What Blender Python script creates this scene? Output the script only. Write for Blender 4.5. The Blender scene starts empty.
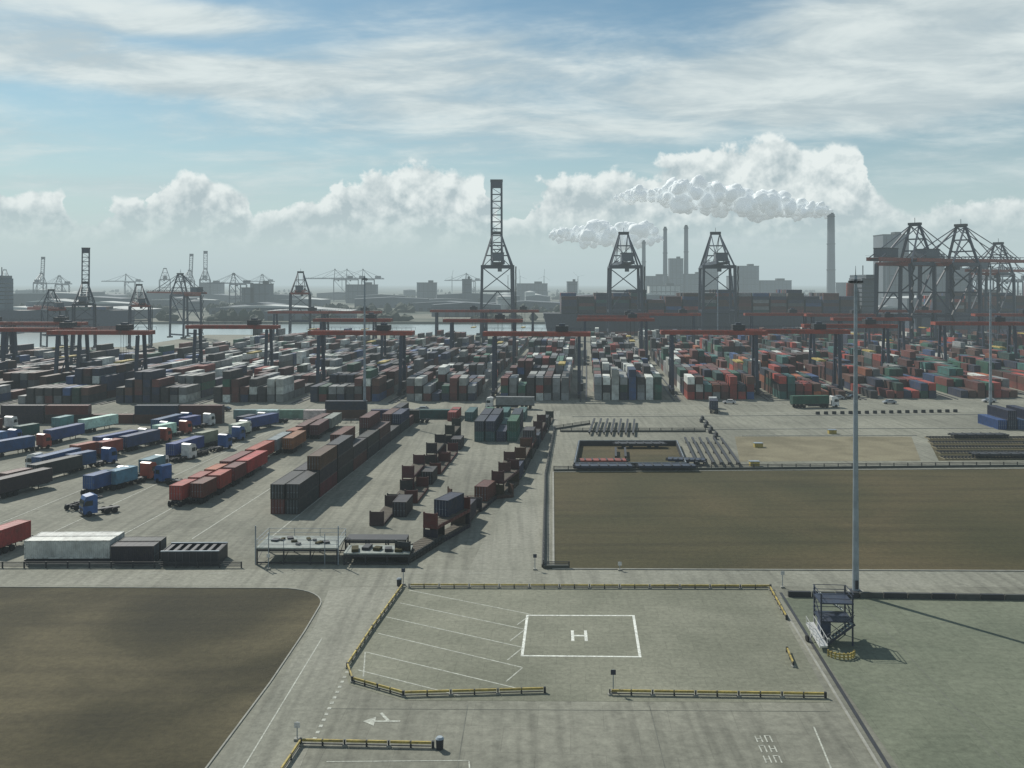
import bpy, math, random
from mathutils import Vector, noise, Matrix
random.seed(7)
scene = bpy.context.scene
R = math.radians
YAW = R(-4.5)

# ------------------------------------------------------------------ materials
def nodes_of(mat):
    mat.use_nodes = True
    nt = mat.node_tree
    b = nt.nodes.get('Principled BSDF')
    return nt, b

def paint(name, col, rough=0.6, metal=0.0, var=0.25, scale=0.6, island=False, objcol=False, dirt=0.35):
    m = bpy.data.materials.new(name)
    nt, b = nodes_of(m)
    N, L = nt.nodes, nt.links
    geo = N.new('ShaderNodeNewGeometry')
    n1 = N.new('ShaderNodeTexNoise'); n1.inputs['Scale'].default_value = scale; n1.inputs['Detail'].default_value = 3
    L.new(geo.outputs['Position'], n1.inputs['Vector'])
    mr = N.new('ShaderNodeMapRange'); mr.inputs['From Min'].default_value = 0.3; mr.inputs['From Max'].default_value = 0.7
    mr.inputs['To Min'].default_value = 1 - var; mr.inputs['To Max'].default_value = 1 + var
    L.new(n1.outputs['Fac'], mr.inputs['Value'])
    val = mr.outputs['Result']
    if island:
        mr2 = N.new('ShaderNodeMapRange'); mr2.inputs['To Min'].default_value = 0.45; mr2.inputs['To Max'].default_value = 1.5
        L.new(geo.outputs['Random Per Island'], mr2.inputs['Value'])
        mu = N.new('ShaderNodeMath'); mu.operation = 'MULTIPLY'
        L.new(val, mu.inputs[0]); L.new(mr2.outputs['Result'], mu.inputs[1]); val = mu.outputs[0]
    vm = N.new('ShaderNodeVectorMath'); vm.operation = 'SCALE'
    if objcol:
        oi = N.new('ShaderNodeObjectInfo'); L.new(oi.outputs['Color'], vm.inputs[0])
    else:
        vm.inputs[0].default_value = col[:3]
    L.new(val, vm.inputs['Scale'])
    out = vm.outputs['Vector']
    if dirt > 0:
        n2 = N.new('ShaderNodeTexNoise'); n2.inputs['Scale'].default_value = scale * 3; n2.inputs['Detail'].default_value = 4
        L.new(geo.outputs['Position'], n2.inputs['Vector'])
        mr3 = N.new('ShaderNodeMapRange'); mr3.inputs['From Min'].default_value = 0.45; mr3.inputs['From Max'].default_value = 0.75
        mr3.inputs['To Max'].default_value = dirt
        L.new(n2.outputs['Fac'], mr3.inputs['Value'])
        mx = N.new('ShaderNodeMix'); mx.data_type = 'RGBA'
        L.new(mr3.outputs['Result'], mx.inputs['Factor'])
        L.new(out, mx.inputs['A']); mx.inputs['B'].default_value = (0.08, 0.065, 0.05, 1)
        out = mx.outputs['Result']
    L.new(out, b.inputs['Base Color'])
    b.inputs['Roughness'].default_value = rough; b.inputs['Metallic'].default_value = metal
    return m

def ground_mat(name, c1, c2, c3, s1, s2, bump=0.0, rough=0.9, joints=None, tracks=False, far=False, mow=False):
    m = bpy.data.materials.new(name)
    nt, b = nodes_of(m); N, L = nt.nodes, nt.links
    geo = N.new('ShaderNodeNewGeometry')
    a = N.new('ShaderNodeTexNoise'); a.inputs['Scale'].default_value = s1; a.inputs['Detail'].default_value = 6; a.inputs['Distortion'].default_value = 0.6
    L.new(geo.outputs['Position'], a.inputs['Vector'])
    r = N.new('ShaderNodeValToRGB')
    e = r.color_ramp.elements
    e[0].position = 0.36; e[0].color = (*c1, 1); e[1].position = 0.64; e[1].color = (*c3, 1)
    k = r.color_ramp.elements.new(0.5); k.color = (*c2, 1)
    L.new(a.outputs['Fac'], r.inputs['Fac'])
    f = N.new('ShaderNodeTexNoise'); f.inputs['Scale'].default_value = s2; f.inputs['Detail'].default_value = 6; f.inputs['Roughness'].default_value = 0.8
    L.new(geo.outputs['Position'], f.inputs['Vector'])
    mr = N.new('ShaderNodeMapRange'); mr.inputs['From Min'].default_value = 0.25; mr.inputs['From Max'].default_value = 0.75
    mr.inputs['To Min'].default_value = 0.62; mr.inputs['To Max'].default_value = 1.38
    L.new(f.outputs['Fac'], mr.inputs['Value'])
    vm = N.new('ShaderNodeVectorMath'); vm.operation = 'SCALE'
    L.new(r.outputs['Color'], vm.inputs[0]); L.new(mr.outputs['Result'], vm.inputs['Scale'])
    col = vm.outputs['Vector']
    if tracks or mow:
        mp = N.new('ShaderNodeMapping')
        mp.inputs['Scale'].default_value = (0.9, 0.035, 1) if tracks else (0.03, 0.35, 1)
        mp.inputs['Rotation'].default_value = (0, 0, R(4.5))
        L.new(geo.outputs['Position'], mp.inputs['Vector'])
        t = N.new('ShaderNodeTexNoise'); t.inputs['Scale'].default_value = 1.0; t.inputs['Detail'].default_value = 5
        L.new(mp.outputs['Vector'], t.inputs['Vector'])
        q = N.new('ShaderNodeMapRange'); q.inputs['From Min'].default_value = 0.45; q.inputs['From Max'].default_value = 0.72
        q.inputs['To Min'].default_value = 1.0; q.inputs['To Max'].default_value = 0.72
        L.new(t.outputs['Fac'], q.inputs['Value'])
        v2 = N.new('ShaderNodeVectorMath'); v2.operation = 'SCALE'
        L.new(col, v2.inputs[0]); L.new(q.outputs['Result'], v2.inputs['Scale']); col = v2.outputs['Vector']
    if tracks:
        vo = N.new('ShaderNodeTexVoronoi'); vo.inputs['Scale'].default_value = 0.16
        L.new(geo.outputs['Position'], vo.inputs['Vector'])
        q2 = N.new('ShaderNodeMapRange'); q2.inputs['From Min'].default_value = 0.03; q2.inputs['From Max'].default_value = 0.10
        q2.inputs['To Min'].default_value = 0.7; q2.inputs['To Max'].default_value = 1.0
        L.new(vo.outputs['Distance'], q2.inputs['Value'])
        v3 = N.new('ShaderNodeVectorMath'); v3.operation = 'SCALE'
        L.new(col, v3.inputs[0]); L.new(q2.outputs['Result'], v3.inputs['Scale']); col = v3.outputs['Vector']
    if joints:
        mp = N.new('ShaderNodeMapping'); mp.inputs['Rotation'].default_value = (0, 0, R(3.5))
        L.new(geo.outputs['Position'], mp.inputs['Vector'])
        bt = N.new('ShaderNodeTexBrick'); bt.inputs['Scale'].default_value = 1.0
        bt.inputs['Brick Width'].default_value = joints; bt.inputs['Row Height'].default_value = joints * 0.8
        bt.inputs['Mortar Size'].default_value = 0.05; bt.inputs['Mortar Smooth'].default_value = 0.6
        bt.inputs['Color1'].default_value = (1, 1, 1, 1); bt.inputs['Color2'].default_value = (0.9, 0.905, 0.9, 1); bt.inputs['Mortar'].default_value = (0.8, 0.8, 0.8, 1)
        L.new(mp.outputs['Vector'], bt.inputs['Vector'])
        v4 = N.new('ShaderNodeVectorMath'); v4.operation = 'MULTIPLY'
        L.new(col, v4.inputs[0]); L.new(bt.outputs['Color'], v4.inputs[1]); col = v4.outputs['Vector']
    if far:
        sp = N.new('ShaderNodeSeparateXYZ'); L.new(geo.outputs['Position'], sp.inputs[0])
        q = N.new('ShaderNodeMapRange'); q.inputs['From Min'].default_value = 960; q.inputs['From Max'].default_value = 1010
        L.new(sp.outputs['Y'], q.inputs['Value'])
        n3 = N.new('ShaderNodeTexNoise'); n3.inputs['Scale'].default_value = 0.006; n3.inputs['Detail'].default_value = 4
        L.new(geo.outputs['Position'], n3.inputs['Vector'])
        r3 = N.new('ShaderNodeValToRGB'); e = r3.color_ramp.elements
        e[0].position = 0.4; e[0].color = (0.04, 0.055, 0.04, 1); e[1].position = 0.62; e[1].color = (0.16, 0.16, 0.13, 1)
        L.new(n3.outputs['Fac'], r3.inputs['Fac'])
        mx = N.new('ShaderNodeMix'); mx.data_type = 'RGBA'
        L.new(q.outputs['Result'], mx.inputs['Factor']); L.new(col, mx.inputs['A']); L.new(r3.outputs['Color'], mx.inputs['B'])
        col = mx.outputs['Result']
    L.new(col, b.inputs['Base Color'])
    b.inputs['Roughness'].default_value = rough
    b.inputs['Specular IOR Level'].default_value = 0.25
    if bump:
        bp = N.new('ShaderNodeBump'); bp.inputs['Strength'].default_value = bump; bp.inputs['Distance'].default_value = 0.3
        L.new(f.outputs['Fac'], bp.inputs['Height']); L.new(bp.outputs['Normal'], b.inputs['Normal'])
    return m

M = {}
M['ground'] = ground_mat('concrete_paving', (0.175, 0.175, 0.142), (0.212, 0.211, 0.172), (0.248, 0.246, 0.20), 0.03, 0.9, tracks=True, joints=6.0, far=True)
M['lot'] = ground_mat('brick_paving', (0.162, 0.166, 0.125), (0.187, 0.190, 0.145), (0.22, 0.221, 0.17), 0.06, 1.6, joints=3.0)
M['lot2'] = ground_mat('green_paving', (0.112, 0.128, 0.092), (0.138, 0.153, 0.11), (0.158, 0.172, 0.125), 0.05, 1.2, joints=5.0)
M['road'] = ground_mat('road_surface', (0.195, 0.196, 0.16), (0.222, 0.222, 0.182), (0.252, 0.250, 0.208), 0.05, 1.4, tracks=True)
M['grass'] = ground_mat('dry_grass', (0.024, 0.022, 0.010), (0.046, 0.040, 0.019), (0.092, 0.078, 0.042), 0.035, 1.2, bump=0.5, mow=True)  # patches mix the grass's own mottled brown with painted cloud shadow
M['field'] = ground_mat('brown_field', (0.046, 0.044, 0.018), (0.062, 0.054, 0.023), (0.084, 0.067, 0.031), 0.025, 1.2, bump=0.5, mow=True)
M['gravel'] = ground_mat('gravel', (0.14, 0.125, 0.08), (0.18, 0.16, 0.105), (0.21, 0.19, 0.125), 0.1, 2.0, bump=0.3)
M['kerb'] = paint('kerb_concrete', (0.27, 0.27, 0.235), 0.9, var=0.15, dirt=0.3)
M['dark'] = paint('dark_steel', (0.022, 0.024, 0.028), 0.6, dirt=0)
M['white'] = paint('white_marking', (0.66, 0.68, 0.62), 0.8, var=0.25, scale=1.5, dirt=0.5)
M['whitefaint'] = paint('worn_marking', (0.40, 0.415, 0.36), 0.8, var=0.3, scale=1.5, dirt=0.6)
M['yellow'] = paint('yellow_paint', (0.40, 0.31, 0.075), 0.7, dirt=0.6, scale=1.0)
M['galv'] = paint('galvanised_steel', (0.26, 0.30, 0.33), 0.5, 0.3, dirt=0.1)
M['cont'] = paint('container_paint', (1, 1, 1), 0.6, objcol=True, scale=0.5, dirt=0.35)
M['contd'] = paint('container_frame', (1, 1, 1), 0.6, objcol=True, scale=0.9, dirt=0.8)
M['blue'] = paint('crane_blue', (0.020, 0.030, 0.055), 0.5, dirt=0.3)
M['red'] = paint('crane_red', (0.26, 0.045, 0.024), 0.6, dirt=0.7, scale=.2)
M['redd'] = paint('crane_dark_red', (0.22, 0.04, 0.022), 0.5, dirt=0.3)
M['cabwhite'] = paint('white_paint', (0.6, 0.6, 0.58), 0.4, dirt=0.2)
M['tyre'] = paint('tyre_rubber', (0.015, 0.015, 0.015), 0.9, dirt=0)
M['glass'] = paint('dark_glass', (0.02, 0.03, 0.035), 0.1, var=0.05, dirt=0)
M['deck'] = paint('platform_deck', (0.24, 0.27, 0.25), 0.8, dirt=0.4)
M['chim'] = paint('chimney_concrete', (0.10, 0.12, 0.14), 0.9, scale=0.05, dirt=0.2)
M['bldg'] = paint('building_cladding', (0.10, 0.12, 0.14), 0.8, scale=0.03, dirt=0.2)
M['bldgl'] = paint('light_roofing', (0.45, 0.47, 0.46), 0.8, scale=0.03, dirt=0.1)
M['tree'] = paint('foliage', (0.03, 0.042, 0.026), 0.9, scale=0.1, dirt=0)
M['lampglass'] = paint('lamp_glass', (0.5, 0.5, 0.48), 0.2, dirt=0)

# ------------------------------------------------------------------ mesh builder
class MB:
    def __init__(s): s.v = []; s.f = []; s.m = []
    def quad(s, pts, mi=0):
        o = len(s.v); s.v += [tuple(p) for p in pts]; s.f.append(tuple(range(o, o + len(pts)))); s.m.append(mi)
    def box(s, c, d, rz=0.0, mi=0):
        hx, hy, hz = d[0] / 2, d[1] / 2, d[2] / 2
        ca, sa = math.cos(rz), math.sin(rz); o = len(s.v)
        for z in (-hz, hz):
            for x, y in ((-hx, -hy), (hx, -hy), (hx, hy), (-hx, hy)):
                s.v.append((c[0] + x * ca - y * sa, c[1] + x * sa + y * ca, c[2] + z))
        for f in ((3, 2, 1, 0), (4, 5, 6, 7), (0, 1, 5, 4), (1, 2, 6, 5), (2, 3, 7, 6), (3, 0, 4, 7)):
            s.f.append(tuple(o + i for i in f)); s.m.append(mi)
    def beam(s, p, q, w, h, mi=0):
        p = Vector(p); q = Vector(q); d = (q - p)
        if d.length < 1e-6: return
        d.normalize()
        up = Vector((0, 0, 1)) if abs(d.z) < 0.95 else Vector((0, 1, 0))
        a = d.cross(up).normalized(); b = a.cross(d).normalized(); o = len(s.v)
        for e in (p, q):
            for i, j in ((-1, -1), (1, -1), (1, 1), (-1, 1)):
                s.v.append(tuple(e + a * (i * w / 2) + b * (j * h / 2)))
        for f in ((3, 2, 1, 0), (4, 5, 6, 7), (0, 1, 5, 4), (1, 2, 6, 5), (2, 3, 7, 6), (3, 0, 4, 7)):
            s.f.append(tuple(o + i for i in f)); s.m.append(mi)
    def cyl(s, p, q, r1, r2, n=12, mi=0):
        p = Vector(p); q = Vector(q); d = (q - p).normalized()
        up = Vector((0, 0, 1)) if abs(d.z) < 0.95 else Vector((0, 1, 0))
        a = d.cross(up).normalized(); b = a.cross(d).normalized(); o = len(s.v)
        for e, r in ((p, r1), (q, r2)):
            for i in range(n):
                t = 2 * math.pi * i / n
                s.v.append(tuple(e + a * (r * math.cos(t)) + b * (r * math.sin(t))))
        for i in range(n):
            j = (i + 1) % n
            s.f.append((o + i, o + j, o + n + j, o + n + i)); s.m.append(mi)
        s.f.append(tuple(o + i for i in reversed(range(n)))); s.m.append(mi)
        s.f.append(tuple(o + n + i for i in range(n))); s.m.append(mi)
    def mesh(s, name, mats):
        me = bpy.data.meshes.new(name); me.from_pydata(s.v, [], s.f)
        for m in mats: me.materials.append(m)
        me.polygons.foreach_set('material_index', s.m); me.update()
        return me
    def obj(s, name, mats, loc=(0, 0, 0), rz=0.0, sc=1.0):
        return place(name, s.mesh(name, mats), loc, rz, sc)

def place(name, me, loc, rz=0.0, sc=1.0, color=None):
    ob = bpy.data.objects.new(name, me); scene.collection.objects.link(ob)
    ob.location = loc; ob.rotation_euler = (0, 0, rz); ob.scale = (sc, sc, sc)
    if color: ob.color = (*color, 1)
    return ob

def sheet(name, pts, z, mat):
    b = MB(); b.quad([(x, y, z) for x, y in pts]); return b.obj(name, [mat])

# ------------------------------------------------------------------ ground, water
xs = [-15000, -5000, -2000, -1000, -600, -400, -300, -240, -236] + list(range(-200, 401, 50)) + [500, 700, 1000, 2000, 5000, 15000]
def quay(x): return 600 if x <= -240 else 742
g = MB(); cols = []
for x in xs:
    q = quay(x)
    prof = [(-400, 0), (-100, 0), (0, 0), (50, 0), (100, 0), (150, 0), (200, 0), (300, 0), (400, 0), (500, 0), (q, 0), (q + 0.3, -9), (985, -9), (990, 0.0), (1500, 0), (3000, 0), (7000, 0), (15000, 0)]
    cols.append([(x, y, z) for y, z in prof])
n = len(cols[0])
for c in cols: g.v += c
for i in range(len(xs) - 1):
    for j in range(n - 1):
        g.f.append((i * n + j, (i + 1) * n + j, (i + 1) * n + j + 1, i * n + j + 1)); g.m.append(0)
g.obj('ground', [M['ground']])

wm = bpy.data.materials.new('harbour_water'); nt, b = nodes_of(wm)
b.inputs['Base Color'].default_value = (0.30, 0.36, 0.36, 1); b.inputs['Roughness'].default_value = 0.24
geo = nt.nodes.new('ShaderNodeNewGeometry'); nz = nt.nodes.new('ShaderNodeTexNoise'); nz.inputs['Scale'].default_value = 0.12; nz.inputs['Detail'].default_value = 4
bp = nt.nodes.new('ShaderNodeBump'); bp.inputs['Strength'].default_value = 0.08; bp.inputs['Distance'].default_value = 0.5
nt.links.new(geo.outputs['Position'], nz.inputs['Vector']); nt.links.new(nz.outputs['Fac'], bp.inputs['Height']); nt.links.new(bp.outputs['Normal'], b.inputs['Normal'])
w = MB()
w.quad([(-15000, 601, -2.5), (-239, 601, -2.5), (-239, 988, -2.5), (-15000, 988, -2.5)])
w.quad([(-239, 743, -2.5), (15000, 743, -2.5), (15000, 988, -2.5), (-239, 988, -2.5)])
w.obj('water', [wm])

pts = [(-400, 20), (-26.0, 20), (-25.2, 79), (-24.2, 96), (-23.8, 110)]
for i in range(0, 10):
    t = R(90) * i / 9
    pts.append((-30.5 + 6.7 * math.cos(t), 119 + 6.7 * math.sin(t)))
pts += [(-67, 126.2), (-400, 128)]
sheet('grass_field', pts, 0.02, M['grass'])
def kerb(name, pts, w=0.3, h=0.12, mat='kerb'):
    b = MB()
    for p, q in zip(pts[:-1], pts[1:]):
        b.beam((p[0], p[1], h / 2), (q[0], q[1], h / 2), w, h)
    return b.obj(name, [M[mat]])
kerb('kerb', pts[1:], .16, .1)
fp = [(5.8, 134.2), (8.7, 203), (260, 212), (260, 130.5)]
sheet('brown_field', fp, 0.02, M['field'])
kerb('kerb', fp + [fp[0]])
sheet('road', [(-400, 134.0), (-400, 128.6), (-30, 126.8), (35, 126.6), (260, 124.5), (260, 130.0), (36, 133.2), (3, 134)], 0.006, M['road'])
sheet('access_road', [(-25, 20), (-17.5, 20), (-17.5, 99), (-14.6, 126.0), (-24, 126.4), (-23, 112)], 0.010, M['road'])
sheet('yard_lane', [(-6, 134.1), (5.2, 134.1), (8.2, 204), (15, 300), (6, 300), (0, 190)], 0.006, M['road'])
sheet('parking_lot', [(-17.4, 99.5), (-16.2, 95.6), (-10.5, 92), (30.4, 91.5), (33.6, 126.0), (-14.2, 126.3)], 0.014, M['lot'])
sheet('parking_lot', [(30.9, 60), (260, 60), (260, 120.5), (34.2, 122)], 0.014, M['lot2'])
kerb('kerb', [(28.8, 60), (30.35, 79.2), (33.9, 125.5)], 0.25, 0.10)
kerb('drain_channel', [(29.6, 60), (31.1, 79.2), (34.7, 124)], 0.35, 0.03, 'dark')
b = MB()
for i in range(60):
    x0 = 35.2 + i * 3.0
    b.box((x0 + 1.45, 122.4 - 0.045 * (x0 - 35), 0.35), (2.85, 0.45, 0.7), -0.045, i % 2)
b.obj('low_concrete_wall', [M['dark'], paint('wall_concrete_dark', (0.06, 0.066, 0.06), 0.9)])
kerb('kerb', [(-14, 126.5), (33.6, 126.4)], 0.25, 0.1)
sheet('gravel_strip', [(51, 215), (92, 216), (104, 250), (58, 250)], 0.012, M['gravel'])
sheet('gravel_strip', [(96, 216), (220, 222), (220, 250), (108, 250)], 0.012, M['field'])

# ------------------------------------------------------------------ painted markings
def line(b, p, q, w=0.15, z=0.02, mi=0):
    p = Vector((p[0], p[1])); q = Vector((q[0], q[1])); d = (q - p).normalized(); a = Vector((-d.y, d.x)) * w / 2
    b.quad([(p.x - a.x, p.y - a.y, z), (q.x - a.x, q.y - a.y, z), (q.x + a.x, q.y + a.y, z), (p.x + a.x, p.y + a.y, z)], mi)
b = MB()
c = [(1.08, 103.0), (13.7, 102.7), (14.6, 115.4), (1.85, 115.5)]
for i in range(4):
    p, q = Vector(c[i]), Vector(c[(i + 1) % 4]); d = (q - p).normalized() * 0.16
    line(b, p - d, q - d, 0.30, 0.022 + 0.0006 * i)
for sx in (-0.75, 0.75):
    line(b, (7.55 + sx, 107.2), (7.7 + sx, 110.5), 0.34, 0.022)
line(b, (7.05, 108.85), (8.2, 108.85), 0.4, 0.024)
b.obj('helipad_marking', [M['white']])
b = MB()
L6 = [((-13.4, 125), (2.2, 115.9)), ((-14, 120), (1.4, 110.9)), ((-15.1, 115), (1.1, 105.4)), ((-15.3, 109.6), (1.0, 99.9)), ((-15.8, 104), (0.9, 94.5)), ((-15.9, 99.2), (-5, 93))]
for i, (p, q) in enumerate(L6):
    line(b, p, q, 0.16, 0.021)
for i in range(4):
    q0 = L6[i][1]
    line(b, (q0[0] + 0.1, q0[1] - 0.1), (q0[0] - 1.6, q0[1] - 3.6), 0.14, 0.024)
line(b, (-15.9, 104), (-15.1, 97.5), 0.14, 0.026)
b.obj('parking_bay_marking', [M['whitefaint']])
b = MB()
b.quad([(-13.6, 87.6, .02), (-12.5, 86.7, .02), (-12.5, 88.5, .02)])
line(b, (-12.5, 87.6), (-10.2, 87.6), 0.3, .02)
line(b, (-11.3, 87.7), (-12.2, 89.3), 0.3, .024)
for i in range(14):
    y = 84 + i * 1.2
    b.quad([(-17.5 + 0.03 * i, y, .02), (-17.15 + 0.03 * i, y, .02), (-17.15 + 0.03 * i, y + 0.5, .02), (-17.5 + 0.03 * i, y + 0.5, .02)])
line(b, (-15.5, 80.2), (-3.6, 80.4), 0.12, .02)
line(b, (-3.6, 80.3), (-3.4, 78), 0.12, .024)
line(b, (27.2, 86.5), (25.9, 76), 0.15, .02)
for r in range(3):
    for k in range(2):
        x0 = 21.2 + k * .85 + r * .1; y0 = 80.0 + r * 1.8
        line(b, (x0, y0), (x0 + .05, y0 + 1.2), 0.12, .02)
        line(b, (x0 + .45, y0), (x0 + .5, y0 + 1.2), 0.12, .02)
        if (r + k) % 2 == 0: line(b, (x0, y0 + .6), (x0 + .45, y0 + .6), 0.12, .024)
        else: line(b, (x0, y0 + 1.2), (x0 + .5, y0 + 1.2), 0.12, .024)
line(b, (-22.2, 78), (-21.4, 108), 0.12, .02)
b.obj('road_marking', [M['whitefaint']])
b = MB()
for i in range(18):
    line(b, (-60 + i * 9, 132.3), (-57 + i * 9, 132.3), 0.12, .02)
line(b, (40, 312), (240, 330), 0.3, .02)
line(b, (-150, 292), (0, 292), 0.3, .02)
line(b, (2, 292), (160, 300), 0.3, .02)
for i in range(14):
    line(b, (-130 + i * 10, 288), (-129 + i * 10, 297), 0.25, .024)
for i in range(7):
    line(b, (-110 + i * 12, 150), (-101 + i * 12, 262), 0.2, .022)
b.obj('road_marking', [M['whitefaint']])
b = MB()
for p, q in (((-5, 60), (-4.2, 91)), ((12, 60), (13, 90.8)), ((-17, 90.2), (29.7, 89.6)), ((-60, 142), (-50, 170)), ((40, 60), (43.5, 119)), ((60, 70), (34.5, 98)), ((-12, 300), (120, 303))):
    line(b, p, q, .07, .019)
b.obj('tar_seam', [paint('tar', (.11, .115, .095), .8, dirt=0)])

# ------------------------------------------------------------------ yellow guard rails
def barrier(pts):
    b = MB()
    for p, q in zip(pts[:-1], pts[1:]):
        p = Vector((*p, 0)); q = Vector((*q, 0)); Ld = (q - p).length; n = max(1, round(Ld / 4.0)); d = (q - p) / n
        u = d.normalized()
        for i in range(n):
            a = p + d * i; e = p + d * (i + 1)
            b.beam(a + u * 0.15 + Vector((0, 0, .45)), e - u * 0.15 + Vector((0, 0, .45)), 0.14, 0.20, 0)
            b.beam(a + u * 0.15 + Vector((0, 0, .16)), e - u * 0.15 + Vector((0, 0, .16)), 0.08, 0.08, 1)
            for s in (a, a + d * 0.5):
                b.box((s.x, s.y, 0.28), (0.14, 0.14, 0.56), 0, 1)
            b.box((a.x, a.y, 0.08), (0.4, 0.4, 0.16), 0.3, 2)
        b.box((q.x, q.y, 0.3), (0.22, 0.22, 0.6), 0, 1)
    b.obj('guard_rail', [M['yellow'], M['dark'], M['kerb']])
barrier([(-14.4, 125.9), (-16.1, 110.7), (-17.1, 99.7), (-16.0, 96.2), (-10.5, 92.8), (3.2, 93.7)])
barrier([(9.5, 93.2), (30.2, 92.5)])
barrier([(-13.5, 125.9), (33.8, 125.5)])
barrier([(33.6, 125), (32.6, 114)])
barrier([(-18.8, 78), (-18.3, 83.1), (-6.8, 82.6)])
barrier([(29.3, 100), (29.8, 104)])

def small_sign(x, y, col='blue', h=2.2):
    b = MB(); b.cyl((0, 0, 0), (0, 0, h), .05, .05, 8, 0); b.box((0, -0.06, h - 0.25), (.5, .04, .5), 0, 1); b.box((0, 0, .1), (.5, .5, .2), 0, 2)
    b.obj('traffic_sign', [M['galv'], M[col], M['kerb']], (x, y, 0))
small_sign(-14.4, 127.2); small_sign(9.9, 93.9); small_sign(35.5, 126, 'cabwhite'); small_sign(-18.8, 84, 'cabwhite', 1.6)
b = MB(); b.cyl((0, 0, 0), (0, 0, 0.9), .3, .34, 14, 0); b.cyl((0, 0, .9), (0, 0, 1.05), .38, .25, 14, 1)
me = b.mesh('bin', [M['dark'], M['galv']])
place('litter_bin', me, (-6.2, 82.4, 0)); place('litter_bin', me, (-14.9, 126.8, 0))

# ------------------------------------------------------------------ light masts
def mast(x, y, h, r=0.42):
    b = MB()
    b.cyl((0, 0, 0), (0, 0, .5), 1.0, 1.0, 16, 2)
    b.box((0, 0, .55), (1.3, 1.3, .1), 0, 1)
    b.cyl((0, 0, .5), (0, 0, h * .33), r, r * .82, 16, 0)
    b.cyl((0, 0, h * .33), (0, 0, h * .66), r * .80, r * .64, 16, 0)
    b.cyl((0, 0, h * .66), (0, 0, h), r * .62, r * .45, 16, 0)
    b.box((0, -r - .02, 1.4), (.4, .1, 1.1), 0, 1)
    for k in range(12):
        t0 = 2 * math.pi * k / 12; t1 = 2 * math.pi * (k + 1) / 12
        b.beam((.6 * math.cos(t0), .6 * math.sin(t0), h - .6), (.6 * math.cos(t1), .6 * math.sin(t1), h - .6), .08, .08, 1)
    for k in range(6):
        t = 2 * math.pi * k / 6
        b.beam((0, 0, h - .6), (.6 * math.cos(t), .6 * math.sin(t), h - .6), .08, .08, 1)
        b.box((.75 * math.cos(t), .75 * math.sin(t), h - .85), (.3, .45, .3), t, 1)
        b.box((.75 * math.cos(t), .75 * math.sin(t), h - 1.02), (.26, .4, .03), t, 3)
    b.cyl((0, 0, h), (0, 0, h + 1.2), .05, .02, 6, 1)
    b.obj('light_mast', [M['galv'], M['dark'], M['kerb'], M['lampglass']], (x, y, 0))
mast(44.1, 123.2, 41); mast(153, 307, 46, .5); mast(-43.6, 284, 42, .45); mast(120, 560, 44, .5)

# ------------------------------------------------------------------ stair platform near the mast
b = MB()
for x in (-1.7, 1.7):
    for y in (-1.6, 1.6):
        b.beam((x, y, 0), (x, y, 5.6), .16, .16, 0)
for z in (2.6, 4.6):
    b.box((0, 0, z), (3.6, 3.4, .14), 0, 0)
    for s in (-1, 1):
        for dz in (.55, 1.05):
            b.beam((-1.8, 1.7 * s, z + dz), (1.8, 1.7 * s, z + dz), .06, .06, 0)
            b.beam((1.8 * s, -1.7, z + dz), (1.8 * s, 1.7, z + dz), .06, .06, 0)
for k in range(10):
    b.box((-1.6 + k * .33, -2.1, .28 + k * .26), (.3, .9, .05), 0, 1)
b.beam((-1.8, -2.55, .0), (1.7, -2.55, 2.7), .08, .25, 0); b.beam((-1.8, -1.65, .0), (1.7, -1.65, 2.7), .08, .25, 0)
b.beam((-1.8, -2.55, 1.0), (1.7, -2.55, 3.7), .05, .05, 0)
for k in range(8):
    b.box((1.4 - k * .33, 2.1, 2.8 + k * .24), (.3, .9, .05), 0, 1)
b.beam((1.7, 2.5, 2.6), (-1.6, 2.5, 4.7), .08, .25, 0)
b.beam((-1.7, -1.6, 0), (1.7, -1.6, 2.6), .08, .08, 0); b.beam((-1.7, 1.6, 2.6), (1.7, 1.6, 0), .08, .08, 0); b.beam((1.7, -1.6, 2.6), (1.7, 1.6, 4.6), .08, .08, 0)
b.beam((-1.7, -1.6, 2.6), (-1.7, 1.6, 4.6), .08, .08, 0)
b.box((-1.0, 0, 1.1), (1.1, 1.6, 2.2), 0, 3)
b.obj('access_stair_tower', [M['blue'], M['deck'], M['yellow'], paint('navy_cabinet', (.05, .07, .12))], (36.0, 107.6, 0), YAW)
b = MB()
b.beam((0, -1.8, .5), (0, 1.6, 1.9), .9, .25, 0)
for s in (-.45, .45):
    b.beam((s, -1.8, 1.3), (s, 1.6, 2.7), .05, .05, 0)
    for k in range(5):
        y = -1.7 + k * .8; b.beam((s, y, .55 + k * .33), (s, y, 1.35 + k * .33), .05, .05, 0)
b.cyl((-.6, 1.2, .35), (-.4, 1.2, .35), .35, .35, 14, 1); b.cyl((.4, 1.2, .35), (.6, 1.2, .35), .35, .35, 14, 1)
b.beam((0, 1.2, .4), (0, 1.2, 1.7), .15, .15, 0)
b.obj('mobile_boarding_ramp', [M['cabwhite'], M['tyre']], (33.6, 106.0, 0), R(8))
b = MB()
for k in range(9):
    t = R(200 + k * 17)
    b.cyl((1.5 * math.cos(t), 1.5 * math.sin(t), 0), (1.5 * math.cos(t), 1.5 * math.sin(t), .7), .1, .1, 10, 0)
for k in range(8):
    t = R(200 + k * 17); t2 = R(200 + (k + 1) * 17)
    b.beam((1.5 * math.cos(t), 1.5 * math.sin(t), .55), (1.5 * math.cos(t2), 1.5 * math.sin(t2), .55), .1, .14, 0)
    b.beam((1.5 * math.cos(t), 1.5 * math.sin(t), .25), (1.5 * math.cos(t2), 1.5 * math.sin(t2), .25), .1, .12, 0)
b.obj('crash_barrier', [M['yellow']], (35.3, 103.4, 0))

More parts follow.
